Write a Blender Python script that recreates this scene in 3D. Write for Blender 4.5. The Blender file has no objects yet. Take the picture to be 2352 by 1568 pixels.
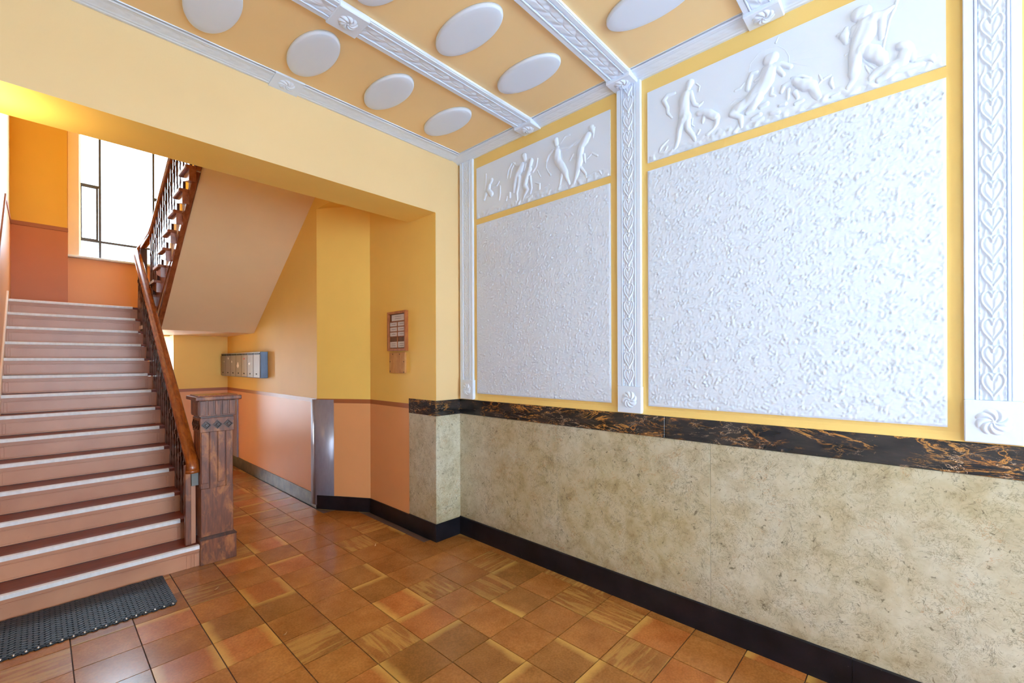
import bpy, bmesh, math, random
import numpy as np
from mathutils import Vector, Matrix

random.seed(7)
RNG = np.random.RandomState(11)
scene = bpy.context.scene
COL = scene.collection

# ------------------------------------------------------------------ camera
H = 1.6
YAW, PITCH, ROLL = 0.82223, 0.00059, -0.00347
cf = Vector((math.sin(YAW) * math.cos(PITCH), math.cos(YAW) * math.cos(PITCH), math.sin(PITCH)))
cr = Vector((math.cos(YAW), -math.sin(YAW), 0))
cu = cr.cross(cf)
r2 = cr * math.cos(ROLL) + cu * math.sin(ROLL)
u2 = -cr * math.sin(ROLL) + cu * math.cos(ROLL)
cam_data = bpy.data.cameras.new('camera')
cam_data.sensor_width = 36.0
cam_data.sensor_fit = 'HORIZONTAL'
cam_data.lens = 1010.09 / 2352 * 36
cam_data.shift_y = 44.76 / 2352
cam_data.clip_start = 0.02
cam = bpy.data.objects.new('camera', cam_data)
M = Matrix((r2, u2, -cf)).transposed().to_4x4()
M.translation = Vector((0, 0, H))
cam.matrix_world = M
COL.objects.link(cam)
scene.camera = cam

# ------------------------------------------------------------------ world, daylight, exposure
world = bpy.data.worlds.new('sky')
world.use_nodes = True
bg = world.node_tree.nodes['Background']
bg.inputs['Color'].default_value = (0.72, 0.86, 1.0, 1)
bg.inputs['Strength'].default_value = 13.0
scene.world = world

def portal(name, loc, rot, sx, sy):
    d = bpy.data.lights.new(name, 'AREA'); d.shape = 'RECTANGLE'; d.size = sx; d.size_y = sy
    d.cycles.is_portal = True
    o = bpy.data.objects.new(name, d); o.location = loc; o.rotation_euler = rot; COL.objects.link(o)

def area(name, loc, rot, sx, sy, power, col):
    d = bpy.data.lights.new(name, 'AREA'); d.shape = 'RECTANGLE'; d.size = sx; d.size_y = sy
    d.energy = power; d.color = col
    o = bpy.data.objects.new(name, d); o.location = loc; o.rotation_euler = rot; COL.objects.link(o)

R90 = math.pi / 2
portal('stair_window_portal', (0.89, 8.62, 4.1), (-R90, 0, 0), 1.2, 2.3)
portal('rear_door_portal', (0.75, 10.05, 1.05), (-R90, 0, 0), 1.0, 2.0)
# daylight of the glazed street door, which stands behind the camera
area('street_door_daylight', (1.14, -4.75, 1.75), (R90, 0, 0), 2.5, 2.9, 262, (0.475, 0.755, 1.0))
area('stair_window_daylight', (0.89, 8.75, 4.1), (-R90, 0, 0), 1.2, 2.3, 170, (0.50, 0.76, 1.0))
area('rear_door_daylight', (0.75, 10.15, 1.05), (-R90, 0, 0), 1.0, 2.0, 150, (0.62, 0.80, 1.0))

scene.view_settings.view_transform = 'Standard'
scene.view_settings.look = 'None'
scene.view_settings.exposure = 0.0
scene.view_settings.gamma = 1.0
scene.view_settings.use_curve_mapping = False
cy = scene.cycles
cy.max_bounces = 10
cy.diffuse_bounces = 7
cy.glossy_bounces = 4
cy.transmission_bounces = 8
cy.transparent_max_bounces = 8
cy.caustics_reflective = False
cy.caustics_refractive = False
cy.sample_clamp_indirect = 6.0
cy.use_denoising = True

# ------------------------------------------------------------------ materials
def srgb(r, g, b):
    f = lambda c: (c / 255 / 12.92) if c / 255 <= 0.04045 else ((c / 255 + 0.055) / 1.055) ** 2.4
    return (f(r), f(g), f(b), 1)

class NT:
    def __init__(s, name, rough=0.5, spec=0.5):
        s.m = bpy.data.materials.new(name); s.m.use_nodes = True
        s.t = s.m.node_tree; s.b = s.t.nodes['Principled BSDF']
        s.b.inputs['Roughness'].default_value = rough
        s.b.inputs['Specular IOR Level'].default_value = spec
        s._pos = None
    def n(s, typ, **kw):
        x = s.t.nodes.new(typ)
        for k, v in kw.items(): setattr(x, k, v)
        return x
    def l(s, a, b): s.t.links.new(a, b)
    def pos(s, scale=(1, 1, 1), obj=False):
        mp = s.n('ShaderNodeMapping'); mp.inputs['Scale'].default_value = scale
        if obj: s.l(s.n('ShaderNodeTexCoord').outputs['Object'], mp.inputs['Vector'])
        else: s.l(s.n('ShaderNodeNewGeometry').outputs['Position'], mp.inputs['Vector'])
        return mp.outputs['Vector']
    def noise(s, vec, scale, detail=4, rough=0.55, dist=0.0):
        x = s.n('ShaderNodeTexNoise'); s.l(vec, x.inputs['Vector'])
        x.inputs['Scale'].default_value = scale; x.inputs['Detail'].default_value = detail
        x.inputs['Roughness'].default_value = rough; x.inputs['Distortion'].default_value = dist
        return x.outputs['Fac']
    def ramp(s, fac, stops):
        x = s.n('ShaderNodeValToRGB'); s.l(fac, x.inputs['Fac'])
        e = x.color_ramp.elements
        while len(e) < len(stops): e.new(0.5)
        for i, (p, c) in enumerate(stops):
            e[i].position = p; e[i].color = c if len(c) == 4 else (*c, 1)
        return x.outputs['Color']
    def mix(s, fac, a, b, mode='MIX'):
        x = s.n('ShaderNodeMix', data_type='RGBA', blend_type=mode)
        if isinstance(fac, (int, float)): x.inputs['Factor'].default_value = fac
        else: s.l(fac, x.inputs['Factor'])
        for k, v in ((6, a), (7, b)):
            if isinstance(v, (tuple, list)): x.inputs[k].default_value = v
            else: s.l(v, x.inputs[k])
        return x.outputs[2]
    def math(s, op, a, b=0.0, c=None):
        x = s.n('ShaderNodeMath', operation=op)
        for k, v in enumerate((a, b) if c is None else (a, b, c)):
            if isinstance(v, (int, float)): x.inputs[k].default_value = v
            else: s.l(v, x.inputs[k])
        return x.outputs[0]
    def color(s, c):
        if isinstance(c, tuple): s.b.inputs['Base Color'].default_value = c
        else: s.l(c, s.b.inputs['Base Color'])
    def bump(s, h, strength=0.3, dist=0.005):
        x = s.n('ShaderNodeBump'); x.inputs['Strength'].default_value = strength
        x.inputs['Distance'].default_value = dist
        s.l(h, x.inputs['Height']); s.l(x.outputs['Normal'], s.b.inputs['Normal'])

MAT = {}
def paint(name, c, rough=0.55, var=0.05, bump=0.12, spec=0.4):
    t = NT(name, rough, spec)
    p = t.pos()
    n1 = t.noise(p, 1.3, 3)
    dark = tuple(x * (1 - var * 1.6) for x in c[:3]) + (1,)
    light = tuple(min(1, x * (1 + var)) for x in c[:3]) + (1,)
    t.color(t.ramp(n1, [(0.3, dark), (0.7, light)]))
    t.bump(t.noise(p, 90, 3), bump, 0.002)
    MAT[name] = t.m

paint('plaster_white', srgb(223, 233, 250), 0.5, 0.012)
paint('wall_cream', srgb(232, 198, 146), 0.6, 0.02)
paint('wall_yellow', srgb(250, 207, 108), 0.55, 0.03)
paint('panel_yellow', srgb(240, 202, 120), 0.5, 0.02)
paint('ceiling_yellow', srgb(246, 212, 156), 0.6, 0.025)
paint('soffit_tan', srgb(246, 216, 172), 0.6, 0.03)
paint('dado_orange', srgb(232, 164, 108), 0.42, 0.03)
paint('dado_brown', srgb(168, 98, 58), 0.4, 0.03)
paint('casing_cream', srgb(244, 218, 196), 0.4, 0.03)
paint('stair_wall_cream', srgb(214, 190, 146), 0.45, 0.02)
paint('wall_amber', srgb(238, 176, 62), 0.55, 0.03)
paint('dado_rust', srgb(196, 116, 66), 0.42, 0.04)
paint('frame_grey', srgb(120, 120, 118), 0.4, 0.05)

def marble_beige():
    t = NT('marble_beige', 0.33, 0.45)
    p = t.pos()
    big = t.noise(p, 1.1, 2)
    mid = t.noise(p, 9, 6, 0.65, 0.4)
    base = t.ramp(mid, [(0.30, srgb(158, 142, 104)), (0.46, srgb(188, 176, 142)), (0.62, srgb(206, 198, 172)), (0.75, srgb(182, 168, 132))])
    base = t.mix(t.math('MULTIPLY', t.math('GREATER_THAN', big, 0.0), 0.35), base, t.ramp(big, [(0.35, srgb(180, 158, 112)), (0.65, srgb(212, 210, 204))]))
    # fine broken veins
    for sc, w, mk, c, ms in ((7, 0.010, 0.50, srgb(52, 48, 40), 5.0), (14, 0.016, 0.53, srgb(88, 74, 48), 8.0), (4, 0.008, 0.54, srgb(176, 112, 40), 3.5), (26, 0.026, 0.47, srgb(120, 106, 76), 6.0), (3.2, 0.005, 0.46, srgb(70, 64, 58), 2.4)):
        v = t.noise(p, sc, 6, 0.62, 1.6)
        a = t.math('ABSOLUTE', t.math('SUBTRACT', v, 0.5))
        line = t.math('SUBTRACT', 1.0, t.math('MINIMUM', t.math('DIVIDE', a, w), 1.0))
        m = t.noise(t.pos((1.0, 1.0, 1.0)), ms, 3, 0.6, 0.5)
        mm = t.math('MULTIPLY', t.math('MINIMUM', t.math('MAXIMUM', t.math('MULTIPLY', t.math('SUBTRACT', m, mk - 0.04), 9.0), 0.0), 1.0), line)
        base = t.mix(t.math('MULTIPLY', mm, 0.62), base, c)
    # dark specks
    sp = t.noise(p, 34, 3, 0.6, 1.0)
    sm = t.math('MULTIPLY', t.math('MINIMUM', t.math('MAXIMUM', t.math('MULTIPLY', t.math('SUBTRACT', sp, 0.63), 14.0), 0.0), 1.0), 0.7)
    base = t.mix(sm, base, srgb(86, 76, 56))
    # grime just above the skirting
    sep = t.n('ShaderNodeSeparateXYZ'); t.l(t.n('ShaderNodeNewGeometry').outputs['Position'], sep.inputs[0])
    g = t.math('MINIMUM', t.math('MAXIMUM', t.math('MULTIPLY', t.math('SUBTRACT', 0.36, sep.outputs[2]), 4.5), 0.0), 1.0)
    gn = t.math('MULTIPLY', g, t.math('MULTIPLY', t.noise(t.pos((1, 2.0, 9)), 4, 5, 0.65), 0.62))
    base = t.mix(gn, base, srgb(120, 96, 62))
    t.color(base)
    t.bump(mid, 0.06, 0.002)
    MAT['marble_beige'] = t.m
marble_beige()

def marble_black():
    t = NT('marble_black', 0.22, 0.5)
    p = t.pos((1, 0.8, 3.0))
    base = t.ramp(t.noise(p, 5, 4), [(0.35, srgb(26, 24, 26)), (0.7, srgb(62, 56, 54))])
    for sc, w, mk, c, ms in ((2.2, 0.016, 0.50, srgb(214, 150, 72), 2.0), (5, 0.020, 0.54, srgb(206, 136, 62), 2.6), (3.0, 0.006, 0.50, srgb(236, 200, 164), 2.2), (11, 0.020, 0.57, srgb(168, 122, 66), 3.5)):
        v = t.noise(p, sc, 7, 0.62, 1.9)
        a = t.math('ABSOLUTE', t.math('SUBTRACT', v, 0.5))
        line = t.math('SUBTRACT', 1.0, t.math('MINIMUM', t.math('DIVIDE', a, w), 1.0))
        m = t.noise(t.pos((1, 1.0, 2.2)), ms, 3, 0.6, 0.8)
        mm = t.math('MULTIPLY', t.math('MINIMUM', t.math('MAXIMUM', t.math('MULTIPLY', t.math('SUBTRACT', m, mk - 0.02), 10.0), 0.0), 1.0), line)
        base = t.mix(mm, base, c)
    t.color(base)
    MAT['marble_black'] = t.m
marble_black()

def skirting(name, c1, c2):
    t = NT(name, 0.34, 0.3)
    p = t.pos()
    base = t.ramp(t.noise(p, 7, 5, 0.6), [(0.35, c1), (0.75, c2)])
    sp = t.noise(p, 70, 4, 0.7)
    sm = t.math('MULTIPLY', t.math('MINIMUM', t.math('MAXIMUM', t.math('MULTIPLY', t.math('SUBTRACT', sp, 0.70), 16.0), 0.0), 1.0), 0.45)
    t.color(t.mix(sm, base, srgb(150, 148, 145)))
    t.bump(t.noise(p, 30, 4), 0.15, 0.003)
    MAT[name] = t.m
skirting('skirting_black', srgb(14, 13, 18), srgb(34, 30, 36))
skirting('skirting_grey', srgb(44, 38, 34), srgb(104, 92, 80))

def wood(name, c1, c2, c3, rough, scale=(1, 1, 1), wear=None):
    t = NT(name, rough, 0.5)
    p = t.pos(scale)
    g = t.noise(p, 9, 6, 0.6, 0.6)
    base = t.ramp(g, [(0.28, c1), (0.5, c2), (0.72, c3)])
    fine = t.noise(p, 60, 3, 0.6)
    base = t.mix(t.math('MULTIPLY', fine, 0.28), base, c1)
    if wear:
        w = t.noise(t.pos((1, 1, 0.45)), 11, 5, 0.65, 0.5)
        wm = t.math('MINIMUM', t.math('MAXIMUM', t.math('MULTIPLY', t.math('SUBTRACT', w, 0.52), 7.0), 0.0), 0.85)
        base = t.mix(wm, base, wear)
    t.color(base)
    t.bump(g, 0.15, 0.002)
    MAT[name] = t.m
wood('newel_wood', srgb(78, 40, 28), srgb(118, 66, 46), srgb(156, 94, 58), 0.4, (6, 6, 0.7), srgb(176, 110, 64))
wood('dark_wood', srgb(40, 17, 10), srgb(70, 32, 18), srgb(104, 52, 28), 0.28, (4, 4, 1.2))
wood('rail_wood', srgb(106, 46, 12), srgb(150, 72, 20), srgb(178, 94, 34), 0.2, (5, 1.0, 1.4))
wood('tread_brown', srgb(98, 36, 16), srgb(122, 46, 22), srgb(138, 58, 30), 0.42, (0.6, 6, 1))
wood('string_wood', srgb(120, 62, 34), srgb(150, 82, 48), srgb(174, 104, 66), 0.25, (3, 1, 1.5))
wood('plywood', srgb(176, 118, 60), srgb(198, 140, 78), srgb(212, 160, 98), 0.6, (3, 3, 1))
wood('case_wood', srgb(140, 74, 34), srgb(172, 98, 52), srgb(196, 124, 72), 0.4, (5, 5, 1))
wood('case_back', srgb(96, 62, 44), srgb(112, 76, 56), srgb(128, 88, 66), 0.6, (3, 3, 1))

def riser_mat():
    t = NT('riser_paint', 0.34, 0.5)
    p = t.pos()
    base = t.ramp(t.noise(p, 2.2, 4), [(0.3, srgb(186, 126, 98)), (0.7, srgb(206, 148, 116))])
    s = t.noise(t.pos((1, 1, 3)), 26, 5, 0.7)
    sm = t.math('MULTIPLY', t.math('MINIMUM', t.math('MAXIMUM', t.math('MULTIPLY', t.math('SUBTRACT', s, 0.66), 12.0), 0.0), 1.0), 0.4)
    t.color(t.mix(sm, base, srgb(110, 66, 50)))
    MAT['riser_paint'] = t.m
riser_mat()

def metal(name, c, rough, metallic=0.8):
    t = NT(name, rough, 0.5)
    t.b.inputs['Metallic'].default_value = metallic
    n = t.noise(t.pos((1, 1, 0.3)), 40, 4)
    t.color(t.ramp(n, [(0.3, tuple(x * 0.86 for x in c[:3]) + (1,)), (0.7, c)]))
    MAT[name] = t.m
metal('nosing_alu', srgb(240, 240, 246), 0.42, 0.0)
metal('guard_metal', srgb(152, 144, 156), 0.30, 0.25)
metal('box_grey', srgb(150, 142, 138), 0.5, 0.1)
metal('box_blue', srgb(120, 146, 182), 0.4, 0.2)
metal('rivet_metal', srgb(225, 228, 232), 0.2, 0.9)

def simple(name, c, rough=0.5, metallic=0.0):
    t = NT(name, rough, 0.4)
    t.b.inputs['Metallic'].default_value = metallic
    n = t.noise(t.pos(), 25, 3)
    t.color(t.ramp(n, [(0.3, tuple(x * 0.9 for x in c[:3]) + (1,)), (0.7, c)]))
    MAT[name] = t.m
simple('slot_black', srgb(16, 15, 18), 0.6)
simple('card_white', srgb(216, 206, 204), 0.6)
simple('ink_grey', srgb(120, 112, 112), 0.7)
simple('sticker_white', srgb(238, 232, 230), 0.5)
simple('sticker_red', srgb(206, 66, 66), 0.5)
simple('grout', srgb(92, 66, 54), 0.8)
simple('rubber', srgb(52, 54, 62), 0.42)
simple('rubber_base', srgb(28, 28, 33), 0.5)
simple('leaf_dry', srgb(232, 190, 130), 0.7)
simple('lead', srgb(92, 90, 92), 0.45, 0.3)
simple('door_paint', srgb(226, 212, 196), 0.4)

def glass():
    m = bpy.data.materials.new('window_glass'); m.use_nodes = True
    t = m.node_tree; t.nodes.clear()
    out = t.nodes.new('ShaderNodeOutputMaterial')
    tr = t.nodes.new('ShaderNodeBsdfTransparent'); tr.inputs[0].default_value = (0.97, 0.98, 0.98, 1)
    tl = t.nodes.new('ShaderNodeBsdfTranslucent'); tl.inputs[0].default_value = (0.95, 0.96, 0.97, 1)
    gl = t.nodes.new('ShaderNodeBsdfGlossy'); gl.inputs['Roughness'].default_value = 0.05
    m1 = t.nodes.new('ShaderNodeMixShader'); m1.inputs[0].default_value = 0.2
    m2 = t.nodes.new('ShaderNodeMixShader'); m2.inputs[0].default_value = 0.05
    t.links.new(tr.outputs[0], m1.inputs[1]); t.links.new(tl.outputs[0], m1.inputs[2])
    t.links.new(m1.outputs[0], m2.inputs[1]); t.links.new(gl.outputs[0], m2.inputs[2])
    t.links.new(m2.outputs[0], out.inputs[0])
    MAT['window_glass'] = m
glass()

def lamp_glass(name, col, e):
    m = bpy.data.materials.new(name); m.use_nodes = True
    b = m.node_tree.nodes['Principled BSDF']
    b.inputs['Base Color'].default_value = (1, 0.9, 0.7, 1)
    b.inputs['Emission Color'].default_value = col
    b.inputs['Emission Strength'].default_value = e
    MAT[name] = m
lamp_glass('lamp_glass', (1, 0.82, 0.52, 1), 72.0)
lamp_glass('fill_globe_glass', (0.50, 0.78, 1.0, 1), 46.0)  # bluish glow of the added fill globe

def tile_mats():
    cols = [(srgb(156, 94, 44), srgb(184, 120, 60)), (srgb(142, 90, 42), srgb(170, 112, 56)),
            (srgb(168, 94, 44), srgb(194, 120, 60)), (srgb(148, 92, 46), srgb(176, 114, 58))]
    for k in range(8):
        t = NT('tile_glaze_%d' % k, 0.24, 0.5)
        a, b = cols[k % 4]
        p = t.pos((1, 1, 1), obj=True)
        info = t.n('ShaderNodeObjectInfo')
        add = t.n('ShaderNodeVectorMath', operation='ADD'); t.l(p, add.inputs[0])
        cmb = t.n('ShaderNodeCombineXYZ')
        rr = t.math('MULTIPLY', info.outputs['Random'], 40.0)
        for i in range(3): t.l(rr, cmb.inputs[i])
        t.l(cmb.outputs[0], add.inputs[1])
        q = add.outputs[0]
        base = t.ramp(t.noise(q, 5, 4, 0.6), [(0.3, a), (0.7, b)])
        grain = t.noise(q, 90, 2, 0.5)
        gr = t.ramp(grain, [(0.35, (0.74, 0.74, 0.74)), (0.65, (1.12, 1.12, 1.12))])
        base = t.mix(0.6, base, gr, 'MULTIPLY')
        sep = t.n('ShaderNodeSeparateXYZ'); t.l(p, sep.inputs[0])
        ochre = srgb(216, 166, 84)
        if k in (1, 2, 5, 6):          # pale ochre edge fired into one side
            ax = sep.outputs[0] if k in (1, 6) else sep.outputs[1]
            wob = t.math('MULTIPLY', t.noise(q, 8, 3), 0.05)
            e = t.math('ADD', t.math('ABSOLUTE', ax) if k == 6 else ax, wob)
            f = t.math('MINIMUM', t.math('MAXIMUM', t.math('MULTIPLY', t.math('SUBTRACT', e, 0.108), 16.0), 0.0), 0.68)
            base = t.mix(f, base, ochre)
        if k in (3, 7):                # streaked tiles
            sc = (3, 26, 4) if k == 3 else (26, 3, 4)
            mp = t.n('ShaderNodeMapping'); mp.inputs['Scale'].default_value = sc; t.l(q, mp.inputs['Vector'])
            s = t.noise(mp.outputs[0], 1.0, 4, 0.6, 0.6)
            f = t.math('MINIMUM', t.math('MAXIMUM', t.math('MULTIPLY', t.math('SUBTRACT', s, 0.45), 3.0), 0.0), 0.42)
            base = t.mix(f, base, ochre)
        hsv = t.n('ShaderNodeHueSaturation')
        t.l(base, hsv.inputs['Color'])
        t.l(t.math('ADD', 0.88, t.math('MULTIPLY', info.outputs['Random'], 0.22)), hsv.inputs['Value'])
        t.color(hsv.outputs[0])
        t.b.inputs['Roughness'].default_value = 0.20 + 0.02 * (k % 4)
        MAT['tile_%d' % k] = t.m
tile_mats()

# ------------------------------------------------------------------ helpers
WPOS = {}
def tag(o, label=None, cat=None, group=None, kind=None):
    if label: o['label'] = label
    if cat: o['category'] = cat
    if group: o['group'] = group
    if kind: o['kind'] = kind
    return o

def link(name, me, mat, parent=None, origin=(0, 0, 0), smooth=False):
    o = bpy.data.objects.new(name, me)
    if mat is not None:
        if isinstance(mat, str): mat = MAT[mat]
        if len(me.materials) == 0: me.materials.append(mat)
    if smooth:
        me.polygons.foreach_set('use_smooth', [True] * len(me.polygons))
    place(o, parent, origin)
    COL.objects.link(o)
    return o

def place(o, parent, origin):
    origin = Vector(origin)
    o.location = origin
    if parent is not None:
        o.parent = parent
        o.location = origin - WPOS[parent.name]
    WPOS[o.name] = origin

def empty(name, loc, label=None, cat=None, group=None, kind=None):
    o = bpy.data.objects.new(name, None); COL.objects.link(o)
    o.location = loc; WPOS[o.name] = Vector(loc)
    o.empty_display_size = 0.1
    return tag(o, label, cat, group, kind)

def from_bm(name, bm, mat, parent=None, smooth=False):
    """bm in world coordinates; the origin goes to the middle of its base."""
    vs = [v.co for v in bm.verts]
    lo = Vector([min(v[i] for v in vs) for i in range(3)]); hi = Vector([max(v[i] for v in vs) for i in range(3)])
    org = Vector(((lo.x + hi.x) / 2, (lo.y + hi.y) / 2, lo.z))
    bmesh.ops.translate(bm, verts=bm.verts, vec=-org)
    me = bpy.data.meshes.new(name); bm.to_mesh(me); bm.free()
    return link(name, me, mat, parent, org, smooth)

def add_box(bm, lo, hi, bev=0.0, seg=1):
    lo = Vector(lo); hi = Vector(hi)
    r = bmesh.ops.create_cube(bm, size=1.0)
    vs = r['verts']
    d = hi - lo; c = (hi + lo) / 2
    for v in vs: v.co = Vector((v.co.x * d.x + c.x, v.co.y * d.y + c.y, v.co.z * d.z + c.z))
    if bev > 0:
        es = list({e for v in vs for e in v.link_edges})
        bmesh.ops.bevel(bm, geom=es, offset=min(bev, 0.45 * min(abs(x) for x in d)), segments=seg, affect='EDGES', profile=0.5)

def box(name, lo, hi, mat, parent=None, bev=0.0, seg=1):
    bm = bmesh.new(); add_box(bm, lo, hi, bev, seg)
    return from_bm(name, bm, mat, parent)

def boxes(name, items, mat, parent=None, bev=0.0):
    bm = bmesh.new()
    for lo, hi in items: add_box(bm, lo, hi, bev)
    return from_bm(name, bm, mat, parent)

def add_prism(bm, pts, axis, a, b):
    """polygon pts in the plane across axis, pulled from a to b along it."""
    def mk(p, t):
        if axis == 'X': return (t, p[0], p[1])
        if axis == 'Y': return (p[0], t, p[1])
        return (p[0], p[1], t)
    A = [bm.verts.new(mk(p, a)) for p in pts]; B = [bm.verts.new(mk(p, b)) for p in pts]
    n = len(pts)
    bm.faces.new(A); bm.faces.new(B[::-1])
    for i in range(n): bm.faces.new((A[i], B[i], B[(i + 1) % n], A[(i + 1) % n]))
    bmesh.ops.recalc_face_normals(bm, faces=bm.faces)

def prism(name, pts, axis, a, b, mat, parent=None, bev=0.0):
    bm = bmesh.new(); add_prism(bm, pts, axis, a, b)
    if bev: bmesh.ops.bevel(bm, geom=list(bm.edges), offset=bev, segments=1, affect='EDGES')
    return from_bm(name, bm, mat, parent)

def grid_mesh(name, O, U, V, N, S, T, Hm, mat, parent=None, cut=None, smooth=True):
    """height field: point = O + U*S + V*T + N*H. With cut, cells lower than it are dropped."""
    O, U, V, N = (np.array(x, float) for x in (O, U, V, N))
    P = O + S[..., None] * U + T[..., None] * V + Hm[..., None] * N
    nu, nv = S.shape
    idx = np.arange(nu * nv).reshape(nu, nv)
    q = np.stack([idx[:-1, :-1], idx[1:, :-1], idx[1:, 1:], idx[:-1, 1:]], -1).reshape(-1, 4)
    if cut is not None:
        h = Hm.reshape(-1)
        q = q[(h[q] > cut).any(1)]
    if np.dot(np.cross(U, V), N) < 0: q = q[:, ::-1]
    used, inv = np.unique(q, return_inverse=True)
    P = P.reshape(-1, 3)[used]; q = inv.reshape(-1, 4)
    org = (P.min(0) + P.max(0)) / 2; org[2] = P[:, 2].min()
    me = bpy.data.meshes.new(name)
    P = P - org
    me.vertices.add(len(P)); me.vertices.foreach_set('co', P.reshape(-1))
    me.loops.add(len(q) * 4); me.loops.foreach_set('vertex_index', q.reshape(-1).astype(np.int32))
    me.polygons.add(len(q)); me.polygons.foreach_set('loop_start', np.arange(len(q), dtype=np.int32) * 4)
    me.update(calc_edges=True)
    return link(name, me, mat, parent, org, smooth)

def sweep(name, path, sides, prof, mat, parent=None, smooth=True, caps=True):
    """prof: (side, up) pairs; sides: horizontal side vector per path point."""
    bm = bmesh.new(); rings = []
    n = len(path)
    P = [Vector(p) for p in path]
    for i in range(n):
        t = (P[min(i + 1, n - 1)] - P[max(i - 1, 0)]).normalized()
        s = Vector(sides[i]).normalized(); u = s.cross(t).normalized()
        if n > 1 and u.z < 0 and abs(u.z) > 0.5: u = -u
        rings.append([bm.verts.new(P[i] + s * a + u * b) for a, b in prof])
    m = len(prof)
    for i in range(n - 1):
        for j in range(m):
            bm.faces.new((rings[i][j], rings[i][(j + 1) % m], rings[i + 1][(j + 1) % m], rings[i + 1][j]))
    if caps:
        bm.faces.new(rings[0][::-1]); bm.faces.new(rings[-1])
    bmesh.ops.recalc_face_normals(bm, faces=bm.faces)
    return from_bm(name, bm, mat, parent, smooth)
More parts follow.
